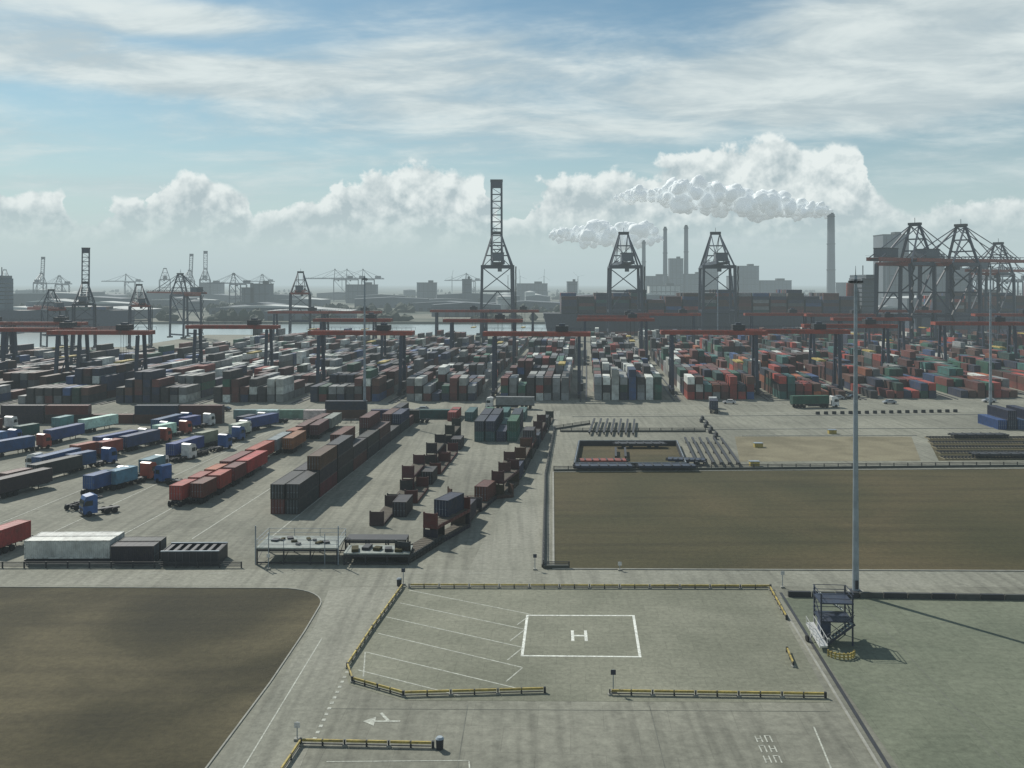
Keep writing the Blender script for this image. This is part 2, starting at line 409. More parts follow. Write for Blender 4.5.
# ------------------------------------------------------------------ shipping containers (detailed)
def cont_mesh(Lc, name):
    W, H = 2.44, 2.59
    b = MB(); hw = W / 2; hl = Lc / 2
    for x in (-hw + .08, hw - .08):
        for y in (-hl + .08, hl - .08):
            b.box((x, y, H / 2), (.16, .16, H), 0, 1)
        b.box((x, 0, .09), (.12, Lc - .34, .18), 0, 1); b.box((x, 0, H - .06), (.12, Lc - .34, .12), 0, 1)
    for y in (-hl + .06, hl - .06):
        b.box((0, y, .09), (W - .34, .12, .18), 0, 1); b.box((0, y, H - .06), (W - .34, .12, .12), 0, 1)
    b.box((0, 0, .14), (W - .3, Lc - .3, .06), 0, 1)
    def corr(fixed, axis, a0, a1, z0, z1, sgn):
        n = int((a1 - a0) / .28); st = (a1 - a0) / n; o = len(b.v); pr = []
        for i in range(n):
            s0 = a0 + i * st
            pr += [(s0, 0), (s0 + st * .35, 0), (s0 + st * .5, -.045), (s0 + st * .85, -.045)]
        pr.append((a1, 0))
        for s, dp in pr:
            f = fixed + sgn * dp
            for z in (z0, z1): b.v.append((f, s, z) if axis == 'y' else (s, f, z))
        for i in range(len(pr) - 1):
            b.f.append((o + 2 * i, o + 2 * i + 2, o + 2 * i + 3, o + 2 * i + 1)); b.m.append(0)
    corr(hw - .03, 'y', -hl + .16, hl - .16, .18, H - .12, 1); corr(-hw + .03, 'y', -hl + .16, hl - .16, .18, H - .12, -1)
    corr(hl - .04, 'x', -hw + .16, hw - .16, .18, H - .12, 1)
    n = int(Lc / .5)
    for i in range(n):
        y0 = -hl + .12 + i * (Lc - .24) / n
        b.box((0, y0 + (Lc - .24) / n / 2, H - .05 - .01 * (i % 2)), (W - .26, (Lc - .24) / n - .001, .04), 0, 0)
    for s in (-1, 1):
        b.box((s * .53, -hl + .05, H / 2 + .02), (1.03, .05, H - .34), 0, 0)
        for x in (.25, .8):
            b.cyl((s * x, -hl + .0, .15), (s * x, -hl + .0, H - .1), .025, .025, 6, 2)
            b.box((s * x, -hl + .01, 1.1), (.28, .03, .05), 0, 2)
    return b.mesh(name, [M['cont'], M['contd'], M['galv']])
C40 = cont_mesh(12.19, 'container_40ft'); C20 = cont_mesh(6.06, 'container_20ft')
COL = dict(maroon=(.10, .024, .018), red=(.29, .040, .026), orange=(.29, .085, .032), blue=(.024, .062, .16), navy=(.014, .022, .05), green=(.016, .08, .05),
           teal=(.026, .10, .09), grey=(.19, .20, .20), white=(.50, .52, .48), dark=(.022, .022, .024), brown=(.08, .034, .022), lblue=(.09, .18, .30))
def cont(x, y, z=0, col='maroon', rz=YAW, l=40):
    cc = tuple(v * random.uniform(.75, 1.25) for v in COL[col])
    return place('shipping_container', C40 if l == 40 else C20, (x, y, z), rz, 1, cc)

def contf(x, y, z, c_, rz): place('shipping_container', C40, (x, y, z), rz, 1, c_)
contf(-63.6, 138.4, 0.6, (.52, .53, .49), R(91)); cont(-54.0, 137.6, 0.02, 'dark', R(91), 20); cont(-54.0, 140.4, 0.02, 'dark', R(91), 20)
contf(-63.5, 141.0, 0.6, (.48, .49, .46), R(91))
def lowchassis(x, y):
    b = MB(); b.box((0, 0, .3), (12.2, 2.5, .3), 0, 0)
    for xx in (-5.5, -4.2, 4.2, 5.5):
        for yy in (-1.1, 1.1): b.cyl((xx, yy - .12, .28), (xx, yy + .12, .28), .28, .28, 12, 1)
    b.obj('trailer_chassis', [M['dark'], M['tyre']], (x, y, 0), R(1))
lowchassis(-63.6, 138.4); lowchassis(-63.5, 141.0)
def open_top(x, y, rz):
    b = MB(); L_, W_, H_ = 8.0, 4.4, 2.0
    for s in (-1, 1):
        b.box((0, s * W_ / 2, H_ / 2), (L_, .12, H_), 0, 0); b.box((s * L_ / 2, 0, H_ / 2), (.12, W_ - .14, H_), 0, 0)
        for k in range(9): b.box((-L_ / 2 + k * L_ / 8, s * (W_ / 2 + .1), H_ / 2), (.12, .1, H_), 0, 1)
        b.box((0, s * W_ / 2, H_ + .07), (L_ + .2, .25, .12), 0, 2)
    for k in range(7): b.box((-3.6 + k * 1.2, 0, H_ - .1), (.5, W_ - .3, .1), 0, 1)
    b.box((0, 0, H_ - .5), (L_ - .3, W_ - .3, .1), 0, 0)
    b.obj('open_top_bin', [M['dark'], paint('bin_rib', (.05, .05, .055)), M['galv']], (x, y, 0), rz)
open_top(-45.6, 138.0, R(1))
def trailer_mesh(Lt, nm):
    b = MB(); h = Lt / 2
    for s in (-.45, .45): b.box((s, 0, .95), (.14, Lt, .26), 0, 0)
    for k in (-.82, -.3, .3, .82): b.box((0, k * h, .95), (2.3, .16, .2), 0, 0)
    for y in (-h + 1.0, -h + 2.3, -h + 3.6):
        for s in (-1, 1): b.cyl((s * .8, y, .48), (s * 1.18, y, .48), .48, .48, 14, 1)
        b.beam((-1, y, .48), (1, y, .48), .12, .12, 0)
    for s in (-.8, .8): b.beam((s, h * .5, 0), (s, h * .5, .95), .12, .12, 0)
    return b.mesh(nm, [M['dark'], M['tyre']])
TR = trailer_mesh(12.3, 'trailer'); TRS = trailer_mesh(8.5, 'short_trailer')
y = 172.0
seqA = ['red', 'red', 'orange', 'maroon', 'red', 'grey', 'orange', 'brown', 'maroon', 'dark', 'navy', 'brown', 'maroon']
i = 0
while y < 262:
    s20 = random.random() < .45; Lc = 6.1 if s20 else 12.2
    for jj in range(2):
        if jj == 1 and random.random() < .25: continue
        x = -60.2 + (y - 169) * .09 + jj * 3.1
        yy = y + Lc / 2 + random.uniform(-.6, .6) + jj * 1.5; a = YAW + R(random.uniform(-2.5, 2.5))
        place('trailer_chassis', TRS if s20 else TR, (x, yy, 0), a)
        cont(x, yy, 1.1, seqA[i % len(seqA)] if jj == 0 else random.choice(['red', 'maroon', 'orange', 'dark', 'grey', 'navy']), a, 20 if s20 else 40)
    y += Lc + random.uniform(.6, 2.5); i += 1
y = 166.0; i = 0
while y < 272:
    for j in range(2):
        hh = 2 if i == 0 else random.choice([1, 2, 2, 3] if j == 0 else [2, 2, 3, 1])
        for k in range(hh):
            cont(-40.2 + j * 2.62 + (y - 165) * .082, y + 6.1 + random.uniform(-.15, .15), k * 2.6, random.choice(['dark', 'navy', 'maroon', 'dark', 'brown', 'dark', 'maroon', 'dark']), YAW)
    y += 12.5 + random.choice([0, .3, .3, 1.6]); i += 1

b = MB()
b.box((0, 0, .3), (2.44, 12.19, .5), 0, 0)
for s in (-1, 1):
    for x in (-1.1, 1.1): b.box((x, s * 5.95, 1.4), (.22, .25, 2.2), 0, 0)
    b.box((0, s * 5.98, 1.45), (1.95, .12, 1.8), 0, 1)
    for k in range(10): b.box((s * 1.24, -5 + k * 1.1, .3), (.06, .15, .44), 0, 1)
for k in range(12): b.box((0, -5.3 + k * .96, .57), (2.2, .8, .04), 0, 2)
FR = b.mesh('flat_rack', [M['contd'], M['cont'], paint('timber_deck', (.08, .068, .05), .9, scale=2)])
def flat(x, y, z=0, col='brown', rz=YAW):
    place('flat_rack_container', FR, (x, y, z), rz, 1, tuple(c * random.uniform(.5, 1.1) for c in COL[col]))
for i in range(7):
    x = -21.8 + i * 1.15; y = 164 + i * 13.2
    for k in range([1, 1, 2, 1, 2, 1, 2][i]): flat(x, y, k * 2.5, random.choice(['brown', 'maroon', 'dark', 'dark']))
    if i in (1, 3, 4): flat(x + 2.8, y + 3, 0, 'maroon')
    if i in (0, 2, 5): cont(x + 2.8, y + 3, 0, random.choice(['dark', 'navy', 'brown']), YAW, 20)
chain = [(-13.6, 143, -20), (-10.2, 152, -22), (-7.8, 163, -10), (-5.0, 174, -14), (-1.2, 185, -14), (0.8, 198, -8), (2.4, 211, -6), (4.0, 224, -6), (5.6, 237, -6), (7.2, 250, -6), (8.8, 263, -6), (10.4, 276, -6)]
for i, (x, y, a) in enumerate(chain):
    flat(x, y, 0, random.choice(['brown', 'dark', 'maroon', 'dark']), R(a))
    if i in (0, 1, 4, 6, 7, 9): flat(x, y, 2.5 if i != 0 else .62, random.choice(['dark', 'brown', 'maroon']), R(a))
    if i in (2, 5, 8): cont(x - .0, y - 2, .62, random.choice(['navy', 'maroon', 'dark']), R(a), 20)
    if i in (1, 3, 7, 8, 10): cont(x + .1, y + 2.5, .62 if i not in (1, 7) else 3.12, random.choice(['dark', 'dark', 'navy', 'maroon']), R(a), 20)
flat(-5.8, 178, 0, 'maroon', R(-70)); flat(-1.0, 194, 2.5, 'brown')

# ------------------------------------------------------------------ steel platforms with railings
def platform(x, y, Lx, Ly, h, rz=0.0, posts=True, deck='deck'):
    b = MB()
    b.box((0, 0, h), (Lx, Ly, .18), 0, 0)
    nx = max(2, int(Lx / 3) + 1)
    for i in range(nx):
        px = -Lx / 2 + .1 + i * (Lx - .2) / (nx - 1)
        for s in (-1, 1):
            b.beam((px, s * (Ly / 2 - .1), 0), (px, s * (Ly / 2 - .1), h - .1), .18, .18, 1)
            if posts: b.beam((px, s * (Ly / 2 - .02), h + .1), (px, s * (Ly / 2 - .02), h + 1.2), .07, .07, 2)
        b.beam((px, -Ly / 2 + .1, .5), (px, Ly / 2 - .1, h - .2), .08, .08, 1)
    for s in (-1, 1):
        b.beam((-Lx / 2, s * (Ly / 2 - .08), h - .3), (Lx / 2, s * (Ly / 2 - .08), h - .3), .12, .3, 1)
        b.beam((-Lx / 2, s * (Ly / 2 - .1), .25), (Lx / 2, s * (Ly / 2 - .1), .25), .16, .2, 1)
        if posts:
            for dz in (.6, 1.2): b.beam((-Lx / 2, s * (Ly / 2 - .02), h + dz), (Lx / 2, s * (Ly / 2 - .02), h + dz), .05, .05, 2)
            for dz in (.6, 1.2): b.beam((s * (Lx / 2 - .03), -Ly / 2, h + dz), (s * (Lx / 2 - .03), Ly / 2, h + dz), .05, .05, 2)
    if posts:
        for s in (-1, 1): b.beam((s * (Lx / 2 + .1), -Ly / 2, 0), (s * (Lx / 2 + .1), -Ly / 2, h + 3.2), .14, .14, 2); b.beam((s * (Lx / 2 - 1.8), -Ly / 2 - .1, 0), (s * (Lx / 2 - 1.8), -Ly / 2 - .1, h + 2.2), .1, .1, 2)
    b.obj('steel_work_platform', [M[deck], M['dark'], M['galv']], (x, y, 0), rz)
platform(-30.5, 139.6, 11.6, 6.5, 2.3, R(-1)); platform(-19.2, 138.2, 9.4, 4.2, 1.6, R(-1), False); platform(-20, 142.6, 9.0, 3.0, 2.2, R(-1), False, 'dark')
b = MB()
rp = random.Random(5)
for k in range(9): b.box((-34.5 + k * .95, 139.4 + rp.uniform(-1.5, 2), 2.53), (rp.uniform(.4, 1.1), rp.uniform(.4, 1.2), .28), rp.uniform(0, 3), k % 2)
for k in range(5): b.box((-22.5 + k * 1.6, 138 + rp.uniform(-.6, .6), 1.9), (1.0, rp.uniform(1, 2.2), .42), rp.uniform(-.4, .4), (k + 1) % 2)
b.obj('stored_pallets', [M['dark'], M['field']])

# ------------------------------------------------------------------ vehicles
def truck_mesh(trailer=True, name='truck'):
    b = MB()
    prof = [(0, .5), (2.3, .5), (2.38, 1.5), (2.15, 2.9), (1.9, 3.45), (.6, 3.7), (0, 3.5)]
    o = len(b.v)
    for s in (-1.2, 1.2):
        for y, z in prof: b.v.append((s, y, z))
    n = len(prof)
    for i in range(n):
        j = (i + 1) % n; b.f.append((o + i, o + j, o + n + j, o + n + i)); b.m.append(0)
    b.f.append(tuple(o + i for i in range(n))); b.m.append(0); b.f.append(tuple(o + n + i for i in reversed(range(n)))); b.m.append(0)
    b.beam((0, 2.40, 1.75), (0, 2.21, 2.85), 2.1, .04, 1)
    for s in (-1, 1):
        b.box((s * 1.21, 1.35, 2.3), (.03, 1.1, .85), 0, 1); b.box((s * 1.42, 2.1, 2.3), (.15, .2, .7), 0, 2)
        b.box((s * .85, 2.42, .95), (.35, .05, .25), 0, 4)
    b.box((0, 2.42, .6), (2.4, .12, .35), 0, 2); b.box((0, 2.38, 1.25), (1.5, .06, .4), 0, 2)
    b.box((0, -1.6, .8), (1.0, 4.6, .3), 0, 2)
    for y in (1.4, -1.6, -2.9):
        for s in (-1, 1): b.cyl((s * .85, y, .5), (s * 1.2, y, .5), .5, .5, 14, 3)
    if trailer:
        b.box((0, -7, 1.15), (1.0, 12.4, .25), 0, 2)
        for y in (-9.2, -10.5, -11.8):
            for s in (-1, 1): b.cyl((s * .85, y, .5), (s * 1.2, y, .5), .5, .5, 14, 3)
        for s in (-1, 1): b.box((s * 1.15, -6, .8), (.06, 4, .6), 0, 2)
    return b.mesh(name, [M['cabwhite'], M['glass'], M['dark'], M['tyre'], M['lampglass']])
TRK = truck_mesh(); TUG = truck_mesh(False, 'tractor')
def tug_variant(col):
    me = TUG.copy(); me.materials[0] = paint('cab_paint', col, .4, dirt=.2); return me
TUGB = tug_variant((.03, .09, .25)); TUGR = tug_variant((.28, .05, .03))
t = bpy.data.objects.new('container_truck', None); scene.collection.objects.link(t); t.location = (102.5, 309, 0); t.rotation_euler = (0, 0, R(-84))
o1 = place('cab_and_trailer', TRK, (0, 0, 0)); o1.parent = t
o2 = place('container', C40, (0, -7, 1.3), 0, 1, COL['green']); o2.parent = t
t = bpy.data.objects.new('container_truck', None); scene.collection.objects.link(t); t.location = (64, 306, 0); t.rotation_euler = (0, 0, R(-10))
o1 = place('cab_and_trailer', TRK, (0, 0, 0)); o1.parent = t
o2 = place('container', C20, (0, -9, 1.3), 0, 1, COL['navy']); o2.parent = t
t = bpy.data.objects.new('container_truck', None); scene.collection.objects.link(t); t.location = (-6, 306, 0); t.rotation_euler = (0, 0, R(85))
o1 = place('cab_and_trailer', TRK, (0, 0, 0)); o1.parent = t
o2 = place('container', C40, (0, -7, 1.3), 0, 1, COL['grey']); o2.parent = t
def car_mesh(col):
    b = MB(); prof = [(-2.1, .35), (2.1, .35), (2.15, .75), (1.2, .95), (.6, 1.42), (-1.1, 1.45), (-1.9, 1.0), (-2.15, .9)]
    o = len(b.v); n = len(prof)
    for s in (-.85, .85):
        for y, z in prof: b.v.append((s * (.85 if z > 1.2 else 1), y, z))
    for i in range(n):
        j = (i + 1) % n; b.f.append((o + i, o + j, o + n + j, o + n + i)); b.m.append(1 if i in (3, 5) else 0)
    b.f.append(tuple(o + i for i in range(n))); b.m.append(0); b.f.append(tuple(o + n + i for i in reversed(range(n)))); b.m.append(0)
    for s in (-1, 1):
        b.box((s * .81, -.2, 1.15), (.04, 1.6, .32), 0, 1)
        for y in (-1.3, 1.3): b.cyl((s * .7, y, .33), (s * .88, y, .33), .33, .33, 12, 2)
    return b.mesh('car', [paint('car_paint', col, .3, dirt=0.05), M['glass'], M['tyre']])
CARS = [car_mesh(c) for c in ((.5, .5, .5), (.03, .03, .04), (.3, .32, .34))]
for x, y, a in ((112, 330, 80), (118, 332, 85), (125, 318, 90), (-28, 300, 90), (72, 318, 80), (160, 322, 85), (-90, 300, 80)):
    place('parked_car', random.choice(CARS), (x, y, 0), R(a))

def parked_row(x0, y0, x1, y1, n, cols, tug=0.4, ang=YAW, jit=7, short=.55):
    for i in range(n):
        if random.random() < .12: continue
        t = i / max(1, n - 1); x = x0 + (x1 - x0) * t; y = y0 + (y1 - y0) * t
        x += random.uniform(-1.2, 1.2); y += random.uniform(-2, 2); a = ang + R(random.uniform(-jit, jit)) - R(14)
        sh = random.random() < short
        place('trailer_chassis', TRS if sh else TR, (x, y, 0), a)
        r = random.random()
        if r < .72: cont(x, y, 1.1, random.choice(cols), a, 20 if sh else 40)
        if random.random() < tug:
            dx, dy = -math.sin(a), math.cos(a); k = 6.4 if sh else 8.4
            place('terminal_tractor', random.choice([TUGB, TUGB, TUG, TUGR]), (x + dx * k, y + dy * k, 0), a)
cl = ['white', 'grey', 'navy', 'dark', 'lblue', 'grey', 'dark', 'blue']
parked_row(-80.5, 170, -73.5, 262, 8, cl, .6); parked_row(-76.5, 174, -69.5, 262, 8, cl, .5, short=.8)
parked_row(-97.5, 205, -93, 262, 5, ['blue', 'lblue', 'blue', 'red', 'white'], .8); parked_row(-93.5, 207, -89.0, 262, 5, ['blue', 'white', 'red', 'blue'], .8)
parked_row(-93, 182, -91, 195, 2, ['navy', 'maroon', 'dark'], 0, jit=2, short=.2); parked_row(-97, 185, -95, 197, 2, ['maroon', 'dark'], 0, jit=2, short=.2)
parked_row(-116, 222, -112, 262, 3, ['lblue', 'blue', 'white'], .3); parked_row(-126, 232, -122, 262, 3, ['lblue', 'teal', 'white'], .3); parked_row(-140, 240, -136, 268, 3, ['navy', 'maroon'], .3)
parked_row(-76.5, 143, -76.5, 158, 3, ['white', 'brown', 'red'], 0.3, short=1)
for x, y, a in ((-101, 205, 80), (-69, 192, 60), (-72, 166, 130)):
    place('terminal_tractor', random.choice([TUGB, TUG]), (x, y, 0), R(a))
for i in range(6):
    for k in range(2 if i % 3 else 1): cont(-152 + i * 12.7, 274, k * 2.6, random.choice(['maroon', 'brown', 'dark', 'navy']), R(90))
for i in range(5):
    x = -76 + i * 13.5
    for k in range(random.choice([1, 1, 2])): cont(x, 284, k * 2.6, random.choice(['dark', 'navy', 'grey', 'green', 'brown']), R(90))
for i in range(4):
    place('trailer_chassis', TR, (-70 + i * 13.5, 275, 0), R(90))
    if i != 2: cont(-70 + i * 13.5, 275, 1.1, random.choice(['white', 'dark', 'navy']), R(90), 20)
for j in range(4):
    for i in range(2):
        for k in range([2, 2, 1, 2][j]):
            cont(-7.8 + j * 2.75 + i * 1, 248 + i * 13, k * 2.6, random.choice(['teal', 'green', 'navy', 'teal', 'navy']), YAW)
for j in range(5): cont(-17 + j * 5, 284, 0, random.choice(['navy', 'maroon', 'teal', 'red']), YAW)
for j in range(6):
    for k in range(2 if j % 2 else 1): cont(134 + j * 2.7, 268, k * 2.6, random.choice(['blue', 'blue', 'navy', 'maroon']), R(-2))
cont(139, 246, 0, 'orange', R(88)); cont(140, 240, 0, 'navy', R(88))

# ------------------------------------------------------------------ right mid-yard
def dock(x0, x1, y0, y1, sk):
    b = MB()
    for (p, q) in (((x0, y0), (x1, y0)), ((x1, y0), (x1 + sk, y1)), ((x1 + sk, y1), (x0 + sk, y1)), ((x0 + sk, y1), (x0, y0))):
        b.beam((p[0], p[1], .6), (q[0], q[1], .6), .5, 1.2, 0)
        b.beam((p[0], p[1], 1.3), (q[0], q[1], 1.3), .12, .12, 2)
    b.quad([(x0, y0, .05), (x1, y0, .05), (x1 + sk, y1, .05), (x0 + sk, y1, .05)], 1)
    return b.obj('loading_dock', [M['dark'], M['field'], M['galv']])
dock(13.5, 37.5, 207, 236, 3.0)
def wagon(x, y, L_, rz, col):
    b = MB(); b.box((0, 0, 1.1), (2.8, L_, .3), 0, 0)
    for s in (-1, 1): b.box((s * 1.3, 0, .95), (.15, L_, .4), 0, 0)
    for yy in (-L_ / 2 + 2, -L_ / 2 + 3.8, L_ / 2 - 2, L_ / 2 - 3.8):
        for s in (-.75, .75): b.cyl((s - .07, yy, .46), (s + .07, yy, .46), .46, .46, 14, 1)
        b.beam((-.8, yy, .46), (.8, yy, .46), .14, .14, 1)
    for k in range(6): b.box((0, -L_ / 2 + 1 + k * (L_ - 2) / 5, 1.32), (2.6, .3, .12), 0, 1)
    for s in (-1, 1):
        for x_ in (-.8, .8): b.cyl((x_, s * L_ / 2, 1.0), (x_, s * (L_ / 2 + .5), 1.0), .2, .2, 10, 1)
    b.obj('rail_flat_wagon', [M[col], M['dark']], (x, y, 0), rz)
wagon(19.5, 204.7, 12, R(90), 'blue'); wagon(33.0, 204.8, 12, R(90), 'blue')
wagon(38.5, 212, 8, R(80), 'blue'); wagon(20, 211, 10, R(90), 'redd'); wagon(31, 233, 12, R(90), 'dark')
def rack(x, y, nx, L_, gap, rz, h=.9):
    b = MB()
    for i in range(nx):
        b.box((i * gap, 0, h), (.5, L_, .35), 0, 0)
        for s in (-.4, 0, .4): b.box((i * gap, s * L_, h / 2 - .05), (.3, .3, h - .12), 0, 0)
    b.obj('steel_beam_rack', [M['dark']], (x, y, 0), rz)
rack(22, 264, 7, 26, 1.9, R(-8)); rack(42, 226, 6, 34, 1.8, R(-6)); rack(24, 222, 2, 12, 2.2, R(-6))
for j in range(5):
    y = 219 + j * 7.0
    b = MB(); xa = 98 + j * 2.2
    b.box((xa + 60, y, .12), (120, 3.2, .2), 0, 1)
    for i in range(150): b.box((xa + .4 + i * .8, y, .27), (.28, 2.6, .14), 0, 2)
    for s in (-.72, .72): b.box((xa + 60, y + s, .42), (120, .12, .16), 0, 0)
    b.obj('railway_track', [M['dark'], M['gravel'], M['dark']])
for j in range(3):
    for i in range(3):
        if (i + j) % 2 == 0: wagon(112 + i * 16 + j * 4, 219 + j * 14, 14, R(90), 'dark')
def fence(name, pts, h=1.1, gap=3.0, solid=True):
    b = MB()
    for p, q in zip(pts[:-1], pts[1:]):
        p = Vector((*p, 0)); q = Vector((*q, 0)); L_ = (q - p).length; n = max(1, int(L_ / gap)); d = (q - p) / n
        for i in range(n + 1):
            s = p + d * i; b.box((s.x, s.y, h / 2 + .05), (.16, .16, h + .1), 0, 0)
        for z in (.35, .7, 1.0): b.beam(p + Vector((0, 0, z * h)), q + Vector((0, 0, z * h)), .07, .12, 0)
        if solid: b.beam(p + Vector((0, 0, .22)), q + Vector((0, 0, .22)), .5, .44, 1)
    b.obj(name, [M['dark'], paint('plinth', (.05, .055, .045))])
fence('low_fence', [(4.4, 135), (7.0, 200), (11.6, 262), (22, 272)], 1.0)
fence('low_fence', [(8.9, 204.0), (95, 208.5), (240, 215)], 1.0, 3.0)
fence('low_fence', [(4.4, 134.6), (8, 134.6)], .9)
fence('low_fence', [(13, 258), (52, 258)], 1.0)
for i in range(18):
    b = MB(); b.box((0, 0, .35), (1.2, .5, .7), 0, 0); b.box((0, 0, .82), (1.2, .25, .22), 0, 0)
    b.obj('concrete_block_barrier', [M['dark']], (93 + i * 2.6, 292 + i * .3, 0), R(random.uniform(-4, 6)))
for i in range(8):
    b = MB(); b.box((0, 0, .4), (.8, 2.2, .8), 0, 0); b.box((0, 0, .95), (.4, 2.2, .3), 0, 0)
    b.obj('concrete_block_barrier', [M['dark']], (52 + i * .4 + (i % 2), 246 + i * 5, 0), R(-5))
kerb('kerb', [(45, 262), (250, 268)], .5, .14); kerb('kerb', [(18, 287), (250, 296)], .5, .14); kerb('kerb', [(60, 251), (106, 251.5)], .4, .14)
b = MB()
for x, y in ((53, 210), (60, 234), (85, 255)):
    b.box((x, y, .5), (2, 1.4, 1.0), 0, 0); b.box((x, y, 1.05), (2.2, 1.6, .1), 0, 1)
b.obj('utility_cabinet', [M['yellow'], M['galv']])
fence('low_fence', [(-160, 134.8), (-38, 134.8)], .8, 3, False)
small_sign(-34, 134, 'cabwhite'); small_sign(3.2, 133.9, 'blue'); small_sign(15, 133.6, 'cabwhite', 1.2)

# ------------------------------------------------------------------ massed container stacks
smats = []
names = ['white', 'grey', 'maroon', 'red', 'green', 'teal', 'blue', 'navy', 'brown', 'dark', 'orange', 'lblue']
for nme in names:
    smats.append(paint('stack_' + nme, tuple(c * 0.9 for c in COL[nme]), .6, island=True, scale=.25, dirt=.5))
idx = {nm: i for i, nm in enumerate(names)}
def pal(kind):
    r = random.random()
    table = {'W': [('white', .26), ('grey', .24), ('maroon', .11), ('navy', .1), ('green', .07), ('dark', .1), ('red', .05), ('blue', .04)],
             'D': [('grey', .14), ('white', .07), ('maroon', .18), ('navy', .17), ('brown', .12), ('dark', .18), ('blue', .06), ('green', .06)],
             'R': [('maroon', .26), ('red', .11), ('brown', .13), ('green', .10), ('teal', .07), ('navy', .13), ('blue', .05), ('white', .03), ('grey', .05), ('orange', .03)],
             'S': [('navy', .26), ('maroon', .2), ('blue', .14), ('dark', .12), ('brown', .1), ('grey', .06), ('teal', .06), ('red', .05)]}[kind]
    for nm, p in table:
        r -= p
        if r <= 0: return idx[nm]
    return idx['dark']
def cbox(b, x, y, z, Lc, rz, mi, H=2.59, W=2.44):
    b.box((x, y, z + H / 2), (W, Lc, H - .04), rz, mi)
for k in range(-12, 13):
    b = MB()
    bx = k * 32 + 8
    for row in range(8):
        for bay in range(24):
            yy = 332 + bay * 13.0
            x = bx + (row - 3.5) * 2.95 + (yy - 330) * .078
            y = yy + .05 * (x)
            if k < -6 and y > 480: continue
            nz = noise.noise(Vector((x * .03, y * .02, 3.3)))
            nz2 = noise.noise(Vector((x * .15, y * .09, 9)))
            u = x / y
            base = 1.9 if u < .02 else 2.2
            if u > .3: base = 1.8
            hgt = int(round(base + nz * 2.4 + nz2 * 1.8 + random.uniform(-.6, .6)))
            if bay < 2 and u > .3: hgt = min(hgt, 2)
            hgt = max(0, min(4, hgt))
            pz = noise.noise(Vector((x * .012, y * .012, 20)))
            kind = 'R' if u > .17 + pz * .06 else ('W' if (pz > -.12 and u > -.36) else 'D')
            twenty = random.random() < .2
            same = random.random() < .35; mi0 = pal(kind)
            for h in range(hgt):
                jy = random.uniform(-.2, .2)
                if twenty:
                    cbox(b, x, y - 3.07, h * 2.6 + .02, 6.0, YAW, pal(kind)); cbox(b, x, y + 3.07, h * 2.6 + .02, 6.0, YAW, pal(kind))
                else: cbox(b, x, y + jy, h * 2.6 + .02, 12.1, YAW, mi0 if same else pal(kind))
    b.obj('container_stack', smats)

# ------------------------------------------------------------------ yard gantry cranes
def asc_mesh(span=30, H=22, name='yard_crane', over=4):
    b = MB(); hw = span / 2
    for s in (-1, 1):
        for y in (-4.5, 4.5):
            b.beam((s * hw, y, 1.2), (s * hw, y * .55, H - 1), 1.1, 1.0, 0)
            b.box((s * hw, y * 1.2, .7), (.9, 3.0, 1.3), 0, 2)
        b.box((s * hw, 0, 1.7), (1.1, 13, 1.0), 0, 0)
        b.box((s * hw, 0, H * .55), (.8, 5.6, .7), 0, 0)
        b.beam((s * hw, -4, 2), (s * hw, 3, H * .55), .35, .35, 0)
    for y in (-2.6, 2.6):
        b.box((0, y, H), (span + 2 * over, 1.0, 1.5), 0, 1)
        b.beam((-hw - over, y * 1.5, H + 1.9), (hw + over, y * 1.5, H + 1.9), .08, .08, 0)
        for i in range(12):
            xx = -hw - over + i * (span + 2 * over) / 11; b.beam((xx, y * 1.5, H + .9), (xx, y * 1.5, H + 1.9), .07, .07, 0)
    for s in (-1, 1): b.box((s * (hw + over - .5), 0, H), (1.0, 4.0, 1.3), 0, 1)
    tx = random.uniform(-.6, .6) * hw
    b.box((tx, 0, H + 1.9), (4.4, 5, 1.9), 0, 2); b.box((tx, 0, H + 3.2), (2.0, 2.4, .8), 0, 0)
    for a in (-1, 1):
        for c_ in (-1, 1): b.beam((tx + a, c_, H + 1), (tx + a, c_, 12), .08, .08, 2)
    b.box((tx, 0, 11.6), (2.4, 12, .5), 0, 3)
    b.box((hw + .9, -2, 3.5), (1.2, 4, 2.6), 0, 2)
    b.beam((hw - .2, -5.3, 1.2), (hw - .2, -1.5, H), .5, .1, 2)
    return b.mesh(name, [M['blue'], M['red'], M['dark'], M['yellow']])
ascs = [asc_mesh() for _ in range(4)]
rr = random.Random(12)
for k in range(-11, 12):
    near = {0: 340, 2: 346, 3: 352, -2: 350, -4: 400, -6: 380, 5: 470, -1: 460, 1: 470, 4: 395}.get(k, rr.uniform(350, 480))
    far_ = rr.uniform(500, 620)
    for yb in (near, far_):
        if k < -6 and yb > 460: continue
        if yb == far_ and k % 3 == 0: continue
        x = k * 32 + 8 + (yb - 330) * .078
        place('yard_gantry_crane', rr.choice(ascs), (x, yb + .05 * x, 0), YAW)
b = MB()
for k in range(-12, 13):
    for s in (-15, 15):
        x = k * 32 + 8 + s; b.beam((x, 322 + .05 * x, .1), (x + .078 * 250, 572 + .05 * x, .1), .5, .2)
b.obj('crane_rails', [M['dark']])

